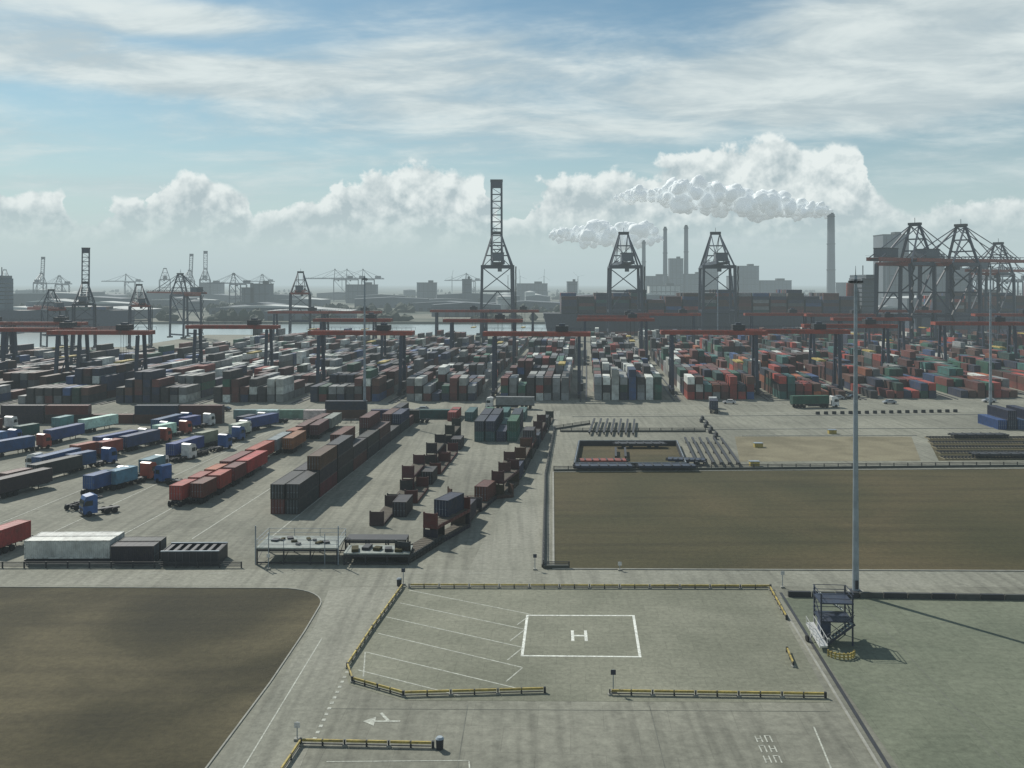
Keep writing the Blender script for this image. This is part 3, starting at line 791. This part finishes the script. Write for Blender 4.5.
# ------------------------------------------------------------------ ship-to-shore cranes
def sts_mesh(boom_up=False, name='sts', c_leg=0, c_gird=0, W=24):
    b = MB(); H = 52; hw = W / 2
    for s in (-1, 1):
        for y in (-15, 15):
            b.beam((s * hw, y, 2), (s * hw * (.93), y, H), 1.9, 1.9, 0)
            b.box((s * hw, y, 1.2), (7, 1.6, 1.8), 0, 2)
        b.beam((s * hw, -15, 4.5), (s * hw, 15, 4.5), 1.4, 1.8, 0)
        b.beam((s * hw * .96, -15, H), (s * hw * .93, 15, H), 1.4, 2.0, 0)
        b.beam((s * hw * .98, -15, 19), (s * hw * .98, 15, 19), 1.2, 1.6, 0)
        b.beam((s * hw * .98, -15, 19), (s * hw * .94, 15, H), .9, .9, 0)
        b.beam((s * hw * .93, 14, H), (s * 3.2, 12, 77), 1.3, 1.3, c_leg)
        b.beam((s * hw * .93, -14, H), (s * 3.2, 11, 76), .9, .9, c_leg)
        b.beam((s * 3.2, 12, 77), (s * 4, -38, H + 3), .5, .5, c_leg)
        b.box((s * 4, -9, H + 2.6), (1.3, 60, 2.2), 0, 1 if c_gird else 0)
        b.beam((s * 5.2, -39, H + 4.8), (s * 5.2, 21, H + 4.8), .1, .1, 0)
    for y in (-15, 15):
        b.beam((-hw, y, 19), (hw, y, 19), 1.3, 2.0, 0)
        b.beam((-hw * .95, y, H), (hw * .95, y, H), 1.5, 2.2, 1 if c_gird else 0)
        b.beam((-hw * .97, y, 34), (hw * .97, y, 34), .6, .9, 0)
    b.beam((-hw, -15, 20), (0, -15, 34), .7, .7, 0); b.beam((hw, -15, 20), (0, -15, 34), .7, .7, 0)
    b.beam((-hw * .97, 15, 34), (hw * .94, 15, H), .7, .7, 0); b.beam((hw * .97, 15, 34), (-hw * .94, 15, H), .7, .7, 0)
    for f in (.35, .65, 1.0):
        xx = hw * .93 + (3.2 - hw * .93) * f; z = H + 25 * f; b.beam((-xx, 14 - 2 * f, z), (xx, 14 - 2 * f, z), .7, .9, c_leg)
    b.beam((-hw * .9, 14, H), (5.4, 12.7, H + 16), .5, .5, 0); b.beam((hw * .9, 14, H), (-5.4, 12.7, H + 16), .5, .5, 0)
    b.box((0, 12, 78), (8, 3, 1.6), 0, 2); b.beam((0, 12, 78), (0, 12, 82), .25, .25, 2)
    b.box((0, -24, H + 6.6), (8.5, 14, 5.4), 0, 3); b.box((0, -24, H + 9.5), (9, 14.6, .4), 0, 2)
    for k in range(8): b.box((0, -36 + k * 8, H + 2.2), (7, .7, 1.2), 0, 2)
    b.box((2, 4, H - 2), (3, 3.4, 3), 0, 3); b.box((2, 5.8, H - 2.2), (2.6, .1, 2), 0, 2)
    for k in range(12):
        z = 4 + k * 4; sy = -15 - 1.5; a = 1 if k % 2 else -1
        b.beam((hw + 1.2, sy + a * 1.4, z), (hw + 1.2, sy - a * 1.4, z + 4), .9, .15, 2)
    Lb = 64
    piv = Vector((0, 18, H + 3)); ang = R(83) if boom_up else 0
    dv = Vector((0, math.cos(ang), math.sin(ang))); nv = Vector((0, -math.sin(ang), math.cos(ang)))
    for s in (-1, 1):
        X = Vector((s * 4, 0, 0)); X2 = Vector((s * 3.2, 0, 0))
        b.beam(piv + X, piv + X + dv * Lb, 1.2, 2.0, 1 if c_gird else 0)
        b.beam(piv + X2 + nv * 2.5, piv + X2 + dv * Lb * .98 + nv * 2.5, .35, .35, c_leg)
        for k in range(12):
            a = piv + X + dv * (k * Lb / 12); c_ = piv + X2 + nv * 2.5 + dv * ((k + 1) * Lb / 12 - .5); b.beam(a, c_, .25, .25, 0)
        ap = Vector((s * 3, 12, 77))
        if not boom_up:
            b.beam(ap, piv + X + dv * 27, .45, .45, c_leg); b.beam(ap, piv + X + dv * 55, .45, .45, c_leg)
        else:
            b.beam(ap, piv + X + dv * 32, .4, .4, c_leg)
    for k in range(13):
        a = piv + dv * (k * Lb / 12); b.beam(a + Vector((-4, 0, 0)), a + Vector((4, 0, 0)), .8, .8, 0)
    for k in range(0, 12):
        a = piv + dv * (k * Lb / 12); c_ = piv + dv * ((k + 1) * Lb / 12); sg = 1 if k % 2 else -1
        b.beam(a + Vector((-4 * sg, 0, 0)), c_ + Vector((4 * sg, 0, 0)), .35, .35, 0)
    e = piv + dv * Lb; b.beam(e + Vector((-4.8, 0, 0)), e + Vector((4.8, 0, 0)), 2, 2, 2)
    if boom_up: b.box((0, e.y, e.z - 3), (9, 3, 5), 0, 0)
    return b.mesh(name, [M['blue'], M['redd'], M['dark'], M['bldg']])
STU = sts_mesh(True, 'sts_up', 0, 0); STD = sts_mesh(False, 'sts_down', 0, 0); STR = sts_mesh(False, 'sts_red', 0, 1)
place('ship_to_shore_crane', STU, (-11, 712, 0), R(2))
place('ship_to_shore_crane', STD, (84, 716, 0), R(-3)); place('ship_to_shore_crane', STD, (153, 716, 0), R(-6))
place('ship_to_shore_crane', STR, (250, 610, 0), R(-50)); place('ship_to_shore_crane', STR, (285, 625, 0), R(-58)); place('ship_to_shore_crane', STR, (360, 720, 0), R(-50), .9)
place('ship_to_shore_crane', STR, (-158, 716, 0), R(10), .62); place('ship_to_shore_crane', STR, (-228, 588, 0), R(25), .50)
place('ship_to_shore_crane', STU, (-262, 588, 0), R(20), .52); place('ship_to_shore_crane', STR, (-238, 700, 0), R(50), .60)
place('ship_to_shore_crane', STR, (-276, 578, 0), R(40), .46)
for u, d, s, up, a in ((5, 1900, .85, 0, 30), (40, 1800, .75, 1, 10), (62, 1900, .7, 0, 60), (165, 2000, .9, 0, 200), (188, 2000, .85, 1, 0), (205, 2000, .9, 1, 15), (238, 1600, .72, 0, 70),
                       (340, 2100, .9, 0, 100), (352, 2100, .9, 0, 100), (368, 2100, .9, 0, 100), (470, 2600, .85, 0, 80), (265, 2500, .8, 0, 60), (130, 2400, .8, 0, 120), (1010, 1200, .8, 0, 80), (985, 1300, .9, 0, 80)):
    place('ship_to_shore_crane', STU if up else STD, ((u - 512) * d / 960, d, 0), R(a), s)

# ------------------------------------------------------------------ container ships
def ship(x, y, L_, W_, rz, tiers, sup_x, name='container_ship'):
    t = bpy.data.objects.new(name, None); scene.collection.objects.link(t); t.location = (x, y, 0); t.rotation_euler = (0, 0, rz)
    b = MB(); hl = L_ / 2; hw = W_ / 2
    deck = [(-hl, -hw * .8), (-hl, hw * .8), (-hl + 12, hw), (hl - 35, hw), (hl - 12, hw * .55), (hl, 0), (hl - 12, -hw * .55), (hl - 35, -hw), (-hl + 12, -hw)]
    n = len(deck); o = len(b.v)
    for z, sc in ((-8, .93), (2, .98), (16, 1.0)):
        for p in deck: b.v.append((p[0] * sc, p[1] * sc, z))
    for lv in range(2):
        for i in range(n):
            j = (i + 1) % n; b.f.append((o + lv * n + i, o + lv * n + j, o + (lv + 1) * n + j, o + (lv + 1) * n + i)); b.m.append(lv)
    b.f.append(tuple(o + 2 * n + i for i in range(n))); b.m.append(2)
    ob = b.obj('hull', [M['redd'], M['blue'], M['dark']]); ob.parent = t
    b = MB()
    b.box((sup_x, 0, 30), (12, W_ * .8, 28), 0, 0); b.box((sup_x, 0, 45), (8, W_, 3), 0, 0)
    for z in (22, 25.5, 29, 32.5, 36, 39.5): b.box((sup_x, 0, z), (12.1, W_ * .81, .9), 0, 1)
    b.box((sup_x, 0, 45.3), (8.1, W_ + .1, 1), 0, 1); b.beam((sup_x, 0, 46), (sup_x, 0, 54), .6, .6, 1); b.cyl((sup_x - 10, 0, 16), (sup_x - 10, 0, 40), 3.5, 3, 16, 2)
    ob = b.obj('superstructure', [M['bldg'], M['glass'], M['redd']]); ob.parent = t
    b = MB()
    x_ = -hl + 14
    while x_ < hl - 34:
        if abs(x_ - sup_x) > 16:
            th = tiers + random.choice([-2, -1, 0, 0, 0, 1])
            for r in range(int(W_ / 2.5)):
                tt = max(1, th + random.choice([0, 0, 0, -1, -1]))
                for h in range(tt):
                    cbox(b, x_ + 6, -hw + 1.4 + r * 2.52, 16.5 + h * 2.6, 12.1, R(90), pal('S'), W=2.4)
        x_ += 13.6
    ob = b.obj('deck_containers', smats); ob.parent = t
ship(170, 768, 290, 38, R(-1), 6, 110); ship(420, 800, 180, 34, R(-1), 6, 20)
ship(-400, 850, 130, 22, R(4), 1, -50)

# ------------------------------------------------------------------ power station and chimneys
def chimney(x, y, h, r0, r1):
    b = MB(); n = 8
    for i in range(n):
        a, c_ = i / n, (i + 1) / n
        b.cyl((0, 0, h * a), (0, 0, h * c_), r0 + (r1 - r0) * a, r0 + (r1 - r0) * c_, 24, 0)
    for f in (.35, .65, .97): b.cyl((0, 0, h * f), (0, 0, h * f + 1.5), r0 + 1.2 + (r1 - r0) * f, r0 + 1.2 + (r1 - r0) * f, 24, 1)
    b.cyl((0, 0, h), (0, 0, h + 3), r1 * .75, r1 * .7, 20, 1)
    b.obj('chimney', [M['chim'], M['dark']], (x, y, 0))
chimney(731, 2200, 198, 10, 8); chimney(351, 2200, 166, 5.5, 4.2); chimney(399, 2200, 170, 5.5, 4.5); chimney(302, 2200, 135, 5, 4)
def plant(x, y, w, d, h, name='power_station_building', mat='bldg'):
    b = MB(); b.box((0, 0, h / 2), (w, d, h), 0, 0); b.box((0, 0, h + .6), (w + 1, d + 1, 1.2), 0, 1)
    for k in range(int(w / 9)):
        b.box((-w / 2 + 5 + k * 9, -d / 2 - .2, h * .5), (.8, .4, h * .96), 0, 1)
    for k in range(int(h / 14)):
        b.box((0, -d / 2 - .1, 9 + k * 14), (w * .9, .25, 1.6), 0, 2)
    b.box((w * .2, 0, h + 3), (w * .25, d * .4, 5), 0, 1)
    return b.obj(name, [M[mat], M['dark'], M['glass']], (x, y, 0))
plant(536, 2200, 50, 40, 78); plant(505, 2180, 30, 30, 55); plant(600, 2200, 70, 40, 45); plant(330, 2230, 60, 40, 55); plant(420, 2230, 80, 40, 60); plant(375, 2200, 30, 30, 95); plant(470, 2300, 40, 40, 75)
plant(592, 1500, 40, 40, 114); plant(620, 1500, 90, 50, 84); plant(680, 1500, 60, 40, 62)
plant(300, 1900, 60, 30, 34, mat='bldgl'); plant(760, 2100, 90, 40, 40)

def warehouse(x, y, w, d, h, light):
    b = MB(); b.box((0, 0, h / 2), (w, d, h), 0, 0)
    o = len(b.v)
    for yy in (-d / 2 - .5, d / 2 + .5):
        b.v += [(-w / 2 - .5, yy, h + .02), (w / 2 + .5, yy, h + .02), (0, yy, h + 3)]
    for f in ((0, 1, 2), (5, 4, 3), (0, 2, 5, 3), (1, 4, 5, 2)): b.f.append(tuple(o + i for i in f)); b.m.append(1)
    for k in range(max(2, int(w / 12))):
        b.box((-w / 2 + 6 + k * 12, -d / 2 - .1, 2.5), (5, .3, 5), 0, 2)
    b.obj('warehouse', [M['bldg'], M['bldgl'] if light else M['bldg'], M['dark']], (x, y, 0), R(random.uniform(-8, 8)))
for i in range(60):
    d = random.uniform(1030, 2600); u = random.uniform(-560, 560)
    warehouse(u * d / 960, d, random.uniform(40, 120), random.uniform(30, 70), random.uniform(8, 22), random.random() < .3)
for u, d, h in ((-490, 1040, 12), (-440, 1060, 12), (-400, 1100, 10), (-200, 1050, 10)):
    warehouse(u * d / 960, d, 90, 60, h, True)
for u, d, h, wd in ((-250, 1500, 38, 30), (-262, 1500, 32, 20), (-45, 1700, 46, 16), (-150, 1900, 36, 60), (-85, 2000, 40, 40), (20, 2200, 38, 70), (60, 1900, 42, 20), (-300, 2200, 40, 50)):
    plant(u * d / 960, d, wd, 25, h, name='industrial_building')
for i in range(26):
    d = random.uniform(1300, 2600); u = random.choice([-330, -100, 30, -420, 250]) + random.uniform(-40, 40)
    r = random.uniform(10, 22); h = random.uniform(12, 22)
    b = MB(); b.cyl((0, 0, 0), (0, 0, h), r, r, 28, 0); b.cyl((0, 0, h), (0, 0, h + 2.5), r, r * .1, 28, 0)
    for z in (h * .4, h * .8): b.cyl((0, 0, z), (0, 0, z + .4), r + .3, r + .3, 28, 1)
    b.obj('storage_tank', [M['bldgl'] if i % 2 else M['bldg'], M['dark']], (u * d / 960, d, 0))
for u, d in ((-4, 3000), (8, 3200), (32, 3200), (-60, 3400), (66, 3500), (-330, 3200), (-170, 3600)):
    b = MB(); b.cyl((0, 0, 0), (0, 0, 62), 2.4, 1.4, 12, 0); b.box((0, 0, 62.5), (3, 7, 3), 0, 0)
    a0 = random.uniform(0, 120)
    for k in range(3):
        t = R(a0 + k * 120); b.beam((0, -4, 62.5), (24 * math.cos(t), -4, 62.5 + 24 * math.sin(t)), 1.4, .6, 0)
    b.obj('wind_turbine', [M['cabwhite']], (u * d / 960, d, 0))
b = MB()
for i in range(2600):
    d = random.choice([1015, 1300, 1700, 2300, 3000, 4200]) + random.uniform(-10, 10); u = random.uniform(-600, 600)
    if noise.noise(Vector((u * .02, d * .01, 0))) < -.05: continue
    x = u * d / 960; r = random.uniform(4, 9); h = random.uniform(5, 13)
    o = len(b.v); m_ = 7
    for lv, (zz, rr_) in enumerate(((0, .6), (.4, 1.0), (.75, .75), (1.0, .2))):
        for j in range(m_):
            t = 2 * math.pi * j / m_; q = rr_ * r * random.uniform(.7, 1.25)
            b.v.append((x + q * math.cos(t), d + q * math.sin(t), zz * h * random.uniform(.85, 1.15)))
    for lv in range(3):
        for j in range(m_):
            k = (j + 1) % m_; b.f.append((o + lv * m_ + j, o + lv * m_ + k, o + (lv + 1) * m_ + k, o + (lv + 1) * m_ + j)); b.m.append(0)
    b.f.append(tuple(o + 3 * m_ + j for j in range(m_))); b.m.append(0)
b.obj('distant_trees', [M['tree']])

# ------------------------------------------------------------------ steam plumes
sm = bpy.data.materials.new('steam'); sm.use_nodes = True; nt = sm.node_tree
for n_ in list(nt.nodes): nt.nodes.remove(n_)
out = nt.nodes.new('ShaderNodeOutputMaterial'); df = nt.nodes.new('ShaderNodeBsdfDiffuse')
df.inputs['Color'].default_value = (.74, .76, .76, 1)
emi = nt.nodes.new('ShaderNodeEmission'); emi.inputs['Color'].default_value = (.88, .95, .97, 1); emi.inputs['Strength'].default_value = .27  # added glow stands in for sunlight scattered inside the steam
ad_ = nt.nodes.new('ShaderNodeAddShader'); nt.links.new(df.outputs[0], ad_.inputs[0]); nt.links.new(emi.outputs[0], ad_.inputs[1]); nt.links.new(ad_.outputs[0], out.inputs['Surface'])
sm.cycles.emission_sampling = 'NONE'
import bmesh
def ico():
    bm = bmesh.new(); bmesh.ops.create_icosphere(bm, subdivisions=3, radius=1)
    vs = [v.co.copy() for v in bm.verts]; fs = [tuple(v.index for v in f.verts) for f in bm.faces]; bm.free(); return vs, fs
IV, IF = ico()
def plume(name, path, n):
    V = []; F = []
    for i in range(n):
        t = (i / (n - 1)); s = t * (len(path) - 1); k = min(int(s), len(path) - 2); f = s - k
        p = [path[k][j] * (1 - f) + path[k + 1][j] * f for j in range(4)]
        R_ = p[3] * (1 + .7 * noise.noise(Vector((p[0] * .016, 0, 5))))
        th = random.uniform(0, 2 * math.pi); rr = R_ * .95 * math.sqrt(random.random())
        c_ = Vector((p[0] + random.uniform(-.6, .6) * R_, p[1] + math.cos(th) * rr, p[2] + math.sin(th) * rr * .85)); r = R_ * random.choice([.22, .3, .38, .45, .6])
        o = len(V)
        for v in IV:
            w_ = c_ + v * r
            dn = noise.fractal(w_ * (1.5 / max(R_, 8)), 1, 2, 3) * .45 + noise.fractal(w_ * .08, 1, 2, 2) * .10
            V.append(tuple(c_ + v * r * (1 + dn)))
        F += [tuple(o + a for a in f_) for f_ in IF]
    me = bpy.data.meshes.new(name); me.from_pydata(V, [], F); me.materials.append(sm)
    me.polygons.foreach_set('use_smooth', [True] * len(F)); me.update()
    place(name, me, (0, 0, 0))
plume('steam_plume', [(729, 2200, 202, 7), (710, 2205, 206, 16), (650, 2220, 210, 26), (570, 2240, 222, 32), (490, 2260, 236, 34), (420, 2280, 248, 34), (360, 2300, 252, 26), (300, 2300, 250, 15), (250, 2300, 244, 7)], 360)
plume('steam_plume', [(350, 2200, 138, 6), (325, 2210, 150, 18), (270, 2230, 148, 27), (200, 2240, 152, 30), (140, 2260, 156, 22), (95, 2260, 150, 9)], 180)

# ------------------------------------------------------------------ atmosphere haze layer
hz = bpy.data.materials.new('haze_air'); hz.use_nodes = True; nt = hz.node_tree
for n_ in list(nt.nodes): nt.nodes.remove(n_)
out = nt.nodes.new('ShaderNodeOutputMaterial'); ab = nt.nodes.new('ShaderNodeVolumeAbsorption'); em = nt.nodes.new('ShaderNodeEmission'); ad = nt.nodes.new('ShaderNodeAddShader')
SIG = 1 / 5200
ab.inputs['Color'].default_value = (0, 0, 0, 1); ab.inputs['Density'].default_value = SIG
em.inputs['Color'].default_value = (.48, .58, .60, 1); em.inputs['Strength'].default_value = SIG  # no scattering here: the volume's own glow replaces light scattered by the haze
nt.links.new(ab.outputs[0], ad.inputs[0]); nt.links.new(em.outputs[0], ad.inputs[1]); nt.links.new(ad.outputs[0], out.inputs['Volume'])
try:
    hz.cycles.homogeneous_volume = True; hz.cycles.emission_sampling = 'NONE'
except Exception as ex: print(ex)
b = MB(); b.box((0, 7200, 70), (29000, 15200, 160)); b.obj('atmosphere_haze', [hz])

# ------------------------------------------------------------------ sun and sky
EL = R(42); AZ = math.atan2(-0.61, 0.79)
sv = Vector((math.sin(AZ) * math.cos(EL), math.cos(AZ) * math.cos(EL), math.sin(EL)))
sd = bpy.data.lights.new('sun', 'SUN'); sd.energy = 4.7; sd.angle = R(.5); sd.color = (1, .96, .87)
so = bpy.data.objects.new('sun', sd); scene.collection.objects.link(so); so.rotation_euler = sv.to_track_quat('Z', 'Y').to_euler()

wd = bpy.data.worlds.new('World'); scene.world = wd; wd.use_nodes = True
nt = wd.node_tree; N, L = nt.nodes, nt.links
bg = N['Background']; bg.inputs['Strength'].default_value = 0.1
sky = N.new('ShaderNodeTexSky'); sky.sky_type = 'NISHITA'; sky.sun_disc = False; sky.sun_elevation = EL; sky.sun_rotation = AZ; sky.altitude = 30; sky.dust_density = .5; sky.air_density = 1.0
tc = N.new('ShaderNodeTexCoord'); sx = N.new('ShaderNodeSeparateXYZ'); L.new(tc.outputs['Generated'], sx.inputs[0])
def mth(op, a, b_=None, c_=None):
    n_ = N.new('ShaderNodeMath'); n_.operation = op
    for i, v in enumerate((a, b_, c_)):
        if v is None: continue
        if isinstance(v, (int, float)): n_.inputs[i].default_value = v
        else: L.new(v, n_.inputs[i])
    return n_.outputs[0]
def ss(v, a, b_, o0=0.0, o1=1.0):
    n_ = N.new('ShaderNodeMapRange'); n_.interpolation_type = 'SMOOTHSTEP'
    n_.inputs['From Min'].default_value = a; n_.inputs['From Max'].default_value = b_; n_.inputs['To Min'].default_value = o0; n_.inputs['To Max'].default_value = o1
    L.new(v, n_.inputs['Value']); return n_.outputs['Result']
def nse(vec, sc, det, rough=.55, dist=0.0):
    n_ = N.new('ShaderNodeTexNoise'); n_.inputs['Scale'].default_value = sc; n_.inputs['Detail'].default_value = det; n_.inputs['Roughness'].default_value = rough; n_.inputs['Distortion'].default_value = dist
    L.new(vec, n_.inputs['Vector']); return n_.outputs['Fac']
def mix(f, a, b_):
    n_ = N.new('ShaderNodeMix'); n_.data_type = 'RGBA'
    L.new(f, n_.inputs['Factor'])
    for k, v in (('A', a), ('B', b_)):
        if isinstance(v, tuple): n_.inputs[k].default_value = (*v, 1)
        else: L.new(v, n_.inputs[k])
    return n_.outputs['Result']
az = mth('ARCTAN2', sx.outputs[0], sx.outputs[1]); el = mth('ARCSINE', sx.outputs[2])
tint = N.new('ShaderNodeVectorMath'); tint.operation = 'MULTIPLY'; L.new(sky.outputs[0], tint.inputs[0]); tint.inputs[1].default_value = (.60, .77, .76)
zz = mth('ADD', mth('MAXIMUM', sx.outputs[2], 0.0), 0.13)
cv = N.new('ShaderNodeCombineXYZ'); L.new(mth('DIVIDE', sx.outputs[0], zz), cv.inputs[0]); L.new(mth('DIVIDE', sx.outputs[1], zz), cv.inputs[1])
mp = N.new('ShaderNodeMapping'); mp.inputs['Rotation'].default_value = (0, 0, R(14)); mp.inputs['Scale'].default_value = (.7, 1.0, 1); mp.inputs['Location'].default_value = (1.3, .4, 0)
L.new(cv.outputs[0], mp.inputs['Vector'])
h1 = nse(mp.outputs[0], .95, 6, .6, .5); h2 = nse(mp.outputs[0], 3.2, 5, .62, .3)
hi = mth('ADD', h1, mth('MULTIPLY', mth('SUBTRACT', h2, .5), .40))
def blobs(lst):
    acc = None
    for (u, v, ru, rv) in lst:
        a = math.atan((u - 512) / 960); e = math.atan((283 - v) / 960 * math.cos(a))
        dx = mth('DIVIDE', mth('SUBTRACT', az, a), ru / 960); dy = mth('DIVIDE', mth('SUBTRACT', el, e), rv / 960)
        r_ = mth('SUBTRACT', 1.0, mth('ADD', mth('MULTIPLY', dx, dx), mth('MULTIPLY', dy, dy)))
        acc = r_ if acc is None else mth('MAXIMUM', acc, r_)
    return acc
sheetb = blobs([(640, 95, 300, 42), (230, 78, 240, 16), (20, 40, 60, 28), (80, 6, 130, 16), (930, 30, 170, 36)])
him = mth('ADD', hi, mth('MULTIPLY', ss(sheetb, -1.8, .8), .24))
hmask = mth('ADD', mth('MULTIPLY', ss(him, .48, .78), .70), mth('MULTIPLY', ss(him, .36, .60), .25))
hcol = mix(ss(h2, .35, .68), (5.0, 5.9, 6.2), (7.6, 8.3, 8.2))
col = mix(hmask, tint.outputs[0], hcol)
hzf = ss(el, .20, .0, 0.0, .93)
col = mix(hzf, col, (5.4, 6.5, 6.7))
fc = N.new('ShaderNodeFloatCurve')
prof = [(-60, 195), (0, 182), (60, 185), (80, 222), (110, 218), (130, 203), (150, 208), (165, 188), (200, 180), (245, 192), (262, 218), (290, 210), (320, 196), (370, 172), (420, 163), (470, 166), (492, 188), (508, 220), (528, 195), (570, 177), (620, 170), (680, 157), (720, 146), (760, 138), (800, 136), (845, 138), (868, 165), (890, 200), (940, 205), (1024, 198), (1080, 205)]
cu = fc.mapping.curves[0]
pts_ = [(min(1, max(0, (math.atan((u - 512) / 960) + .6) / 1.2)), math.atan((283 - v) / 960 * math.cos(math.atan((u - 512) / 960))) * 5) for u, v in prof]
cu.points[0].location = (0, pts_[0][1]); cu.points[1].location = (1, pts_[-1][1])
for p in pts_: cu.points.new(*p)
fc.mapping.update()
n1 = nse(tc.outputs['Generated'], 22, 6, .58, .1)
azd = mth('ADD', az, mth('MULTIPLY', mth('SUBTRACT', n1, .5), .08))
L.new(mth('MULTIPLY', mth('ADD', azd, .6), 1 / 1.2), fc.inputs['Value'])
top = mth('MULTIPLY', fc.outputs[0], .2)
n2v = N.new('ShaderNodeVectorMath'); n2v.operation = 'ADD'
L.new(tc.outputs['Generated'], n2v.inputs[0]); n2v.inputs[1].default_value = (-.005, 0, .009)
n2 = nse(n2v.outputs[0], 22, 4, .58, .1)
F = mth('ADD', mth('DIVIDE', mth('SUBTRACT', top, el), .028), mth('MULTIPLY', mth('SUBTRACT', n1, .5), 2.2))
cm = ss(F, .0, .28)
diff = mth('MULTIPLY', mth('SUBTRACT', n1, n2), 5.0)
lit = mth('ADD', mth('ADD', .40, diff), mth('ADD', mth('MULTIPLY', ss(F, 1.1, .0), .42), ss(el, .05, .13, -.12, .18)))
litc = mth('MINIMUM', mth('MAXIMUM', lit, 0.0), 1.0)
ccol = mix(litc, (4.4, 5.3, 5.6), (8.8, 9.3, 9.1))
cfade = ss(el, .025, .08)
cm2 = mth('MULTIPLY', cm, mth('MULTIPLY', cfade, .95))
col = mix(cm2, col, ccol)
L.new(col, bg.inputs['Color'])
try:
    wd.cycles.sampling_method = 'NONE'
except Exception as ex: print(ex)

# ------------------------------------------------------------------ camera
cd = bpy.data.cameras.new('camera'); co = bpy.data.objects.new('camera', cd); scene.collection.objects.link(co)
co.location = (0, 0, 40); co.rotation_euler = (R(90), 0, 0)
cd.sensor_width = 36; cd.lens = 33.75; cd.shift_y = -101 / 1024; cd.clip_start = .5; cd.clip_end = 40000
scene.camera = co
scene.view_settings.view_transform = 'Standard'; scene.view_settings.look = 'None'; scene.view_settings.exposure = 0
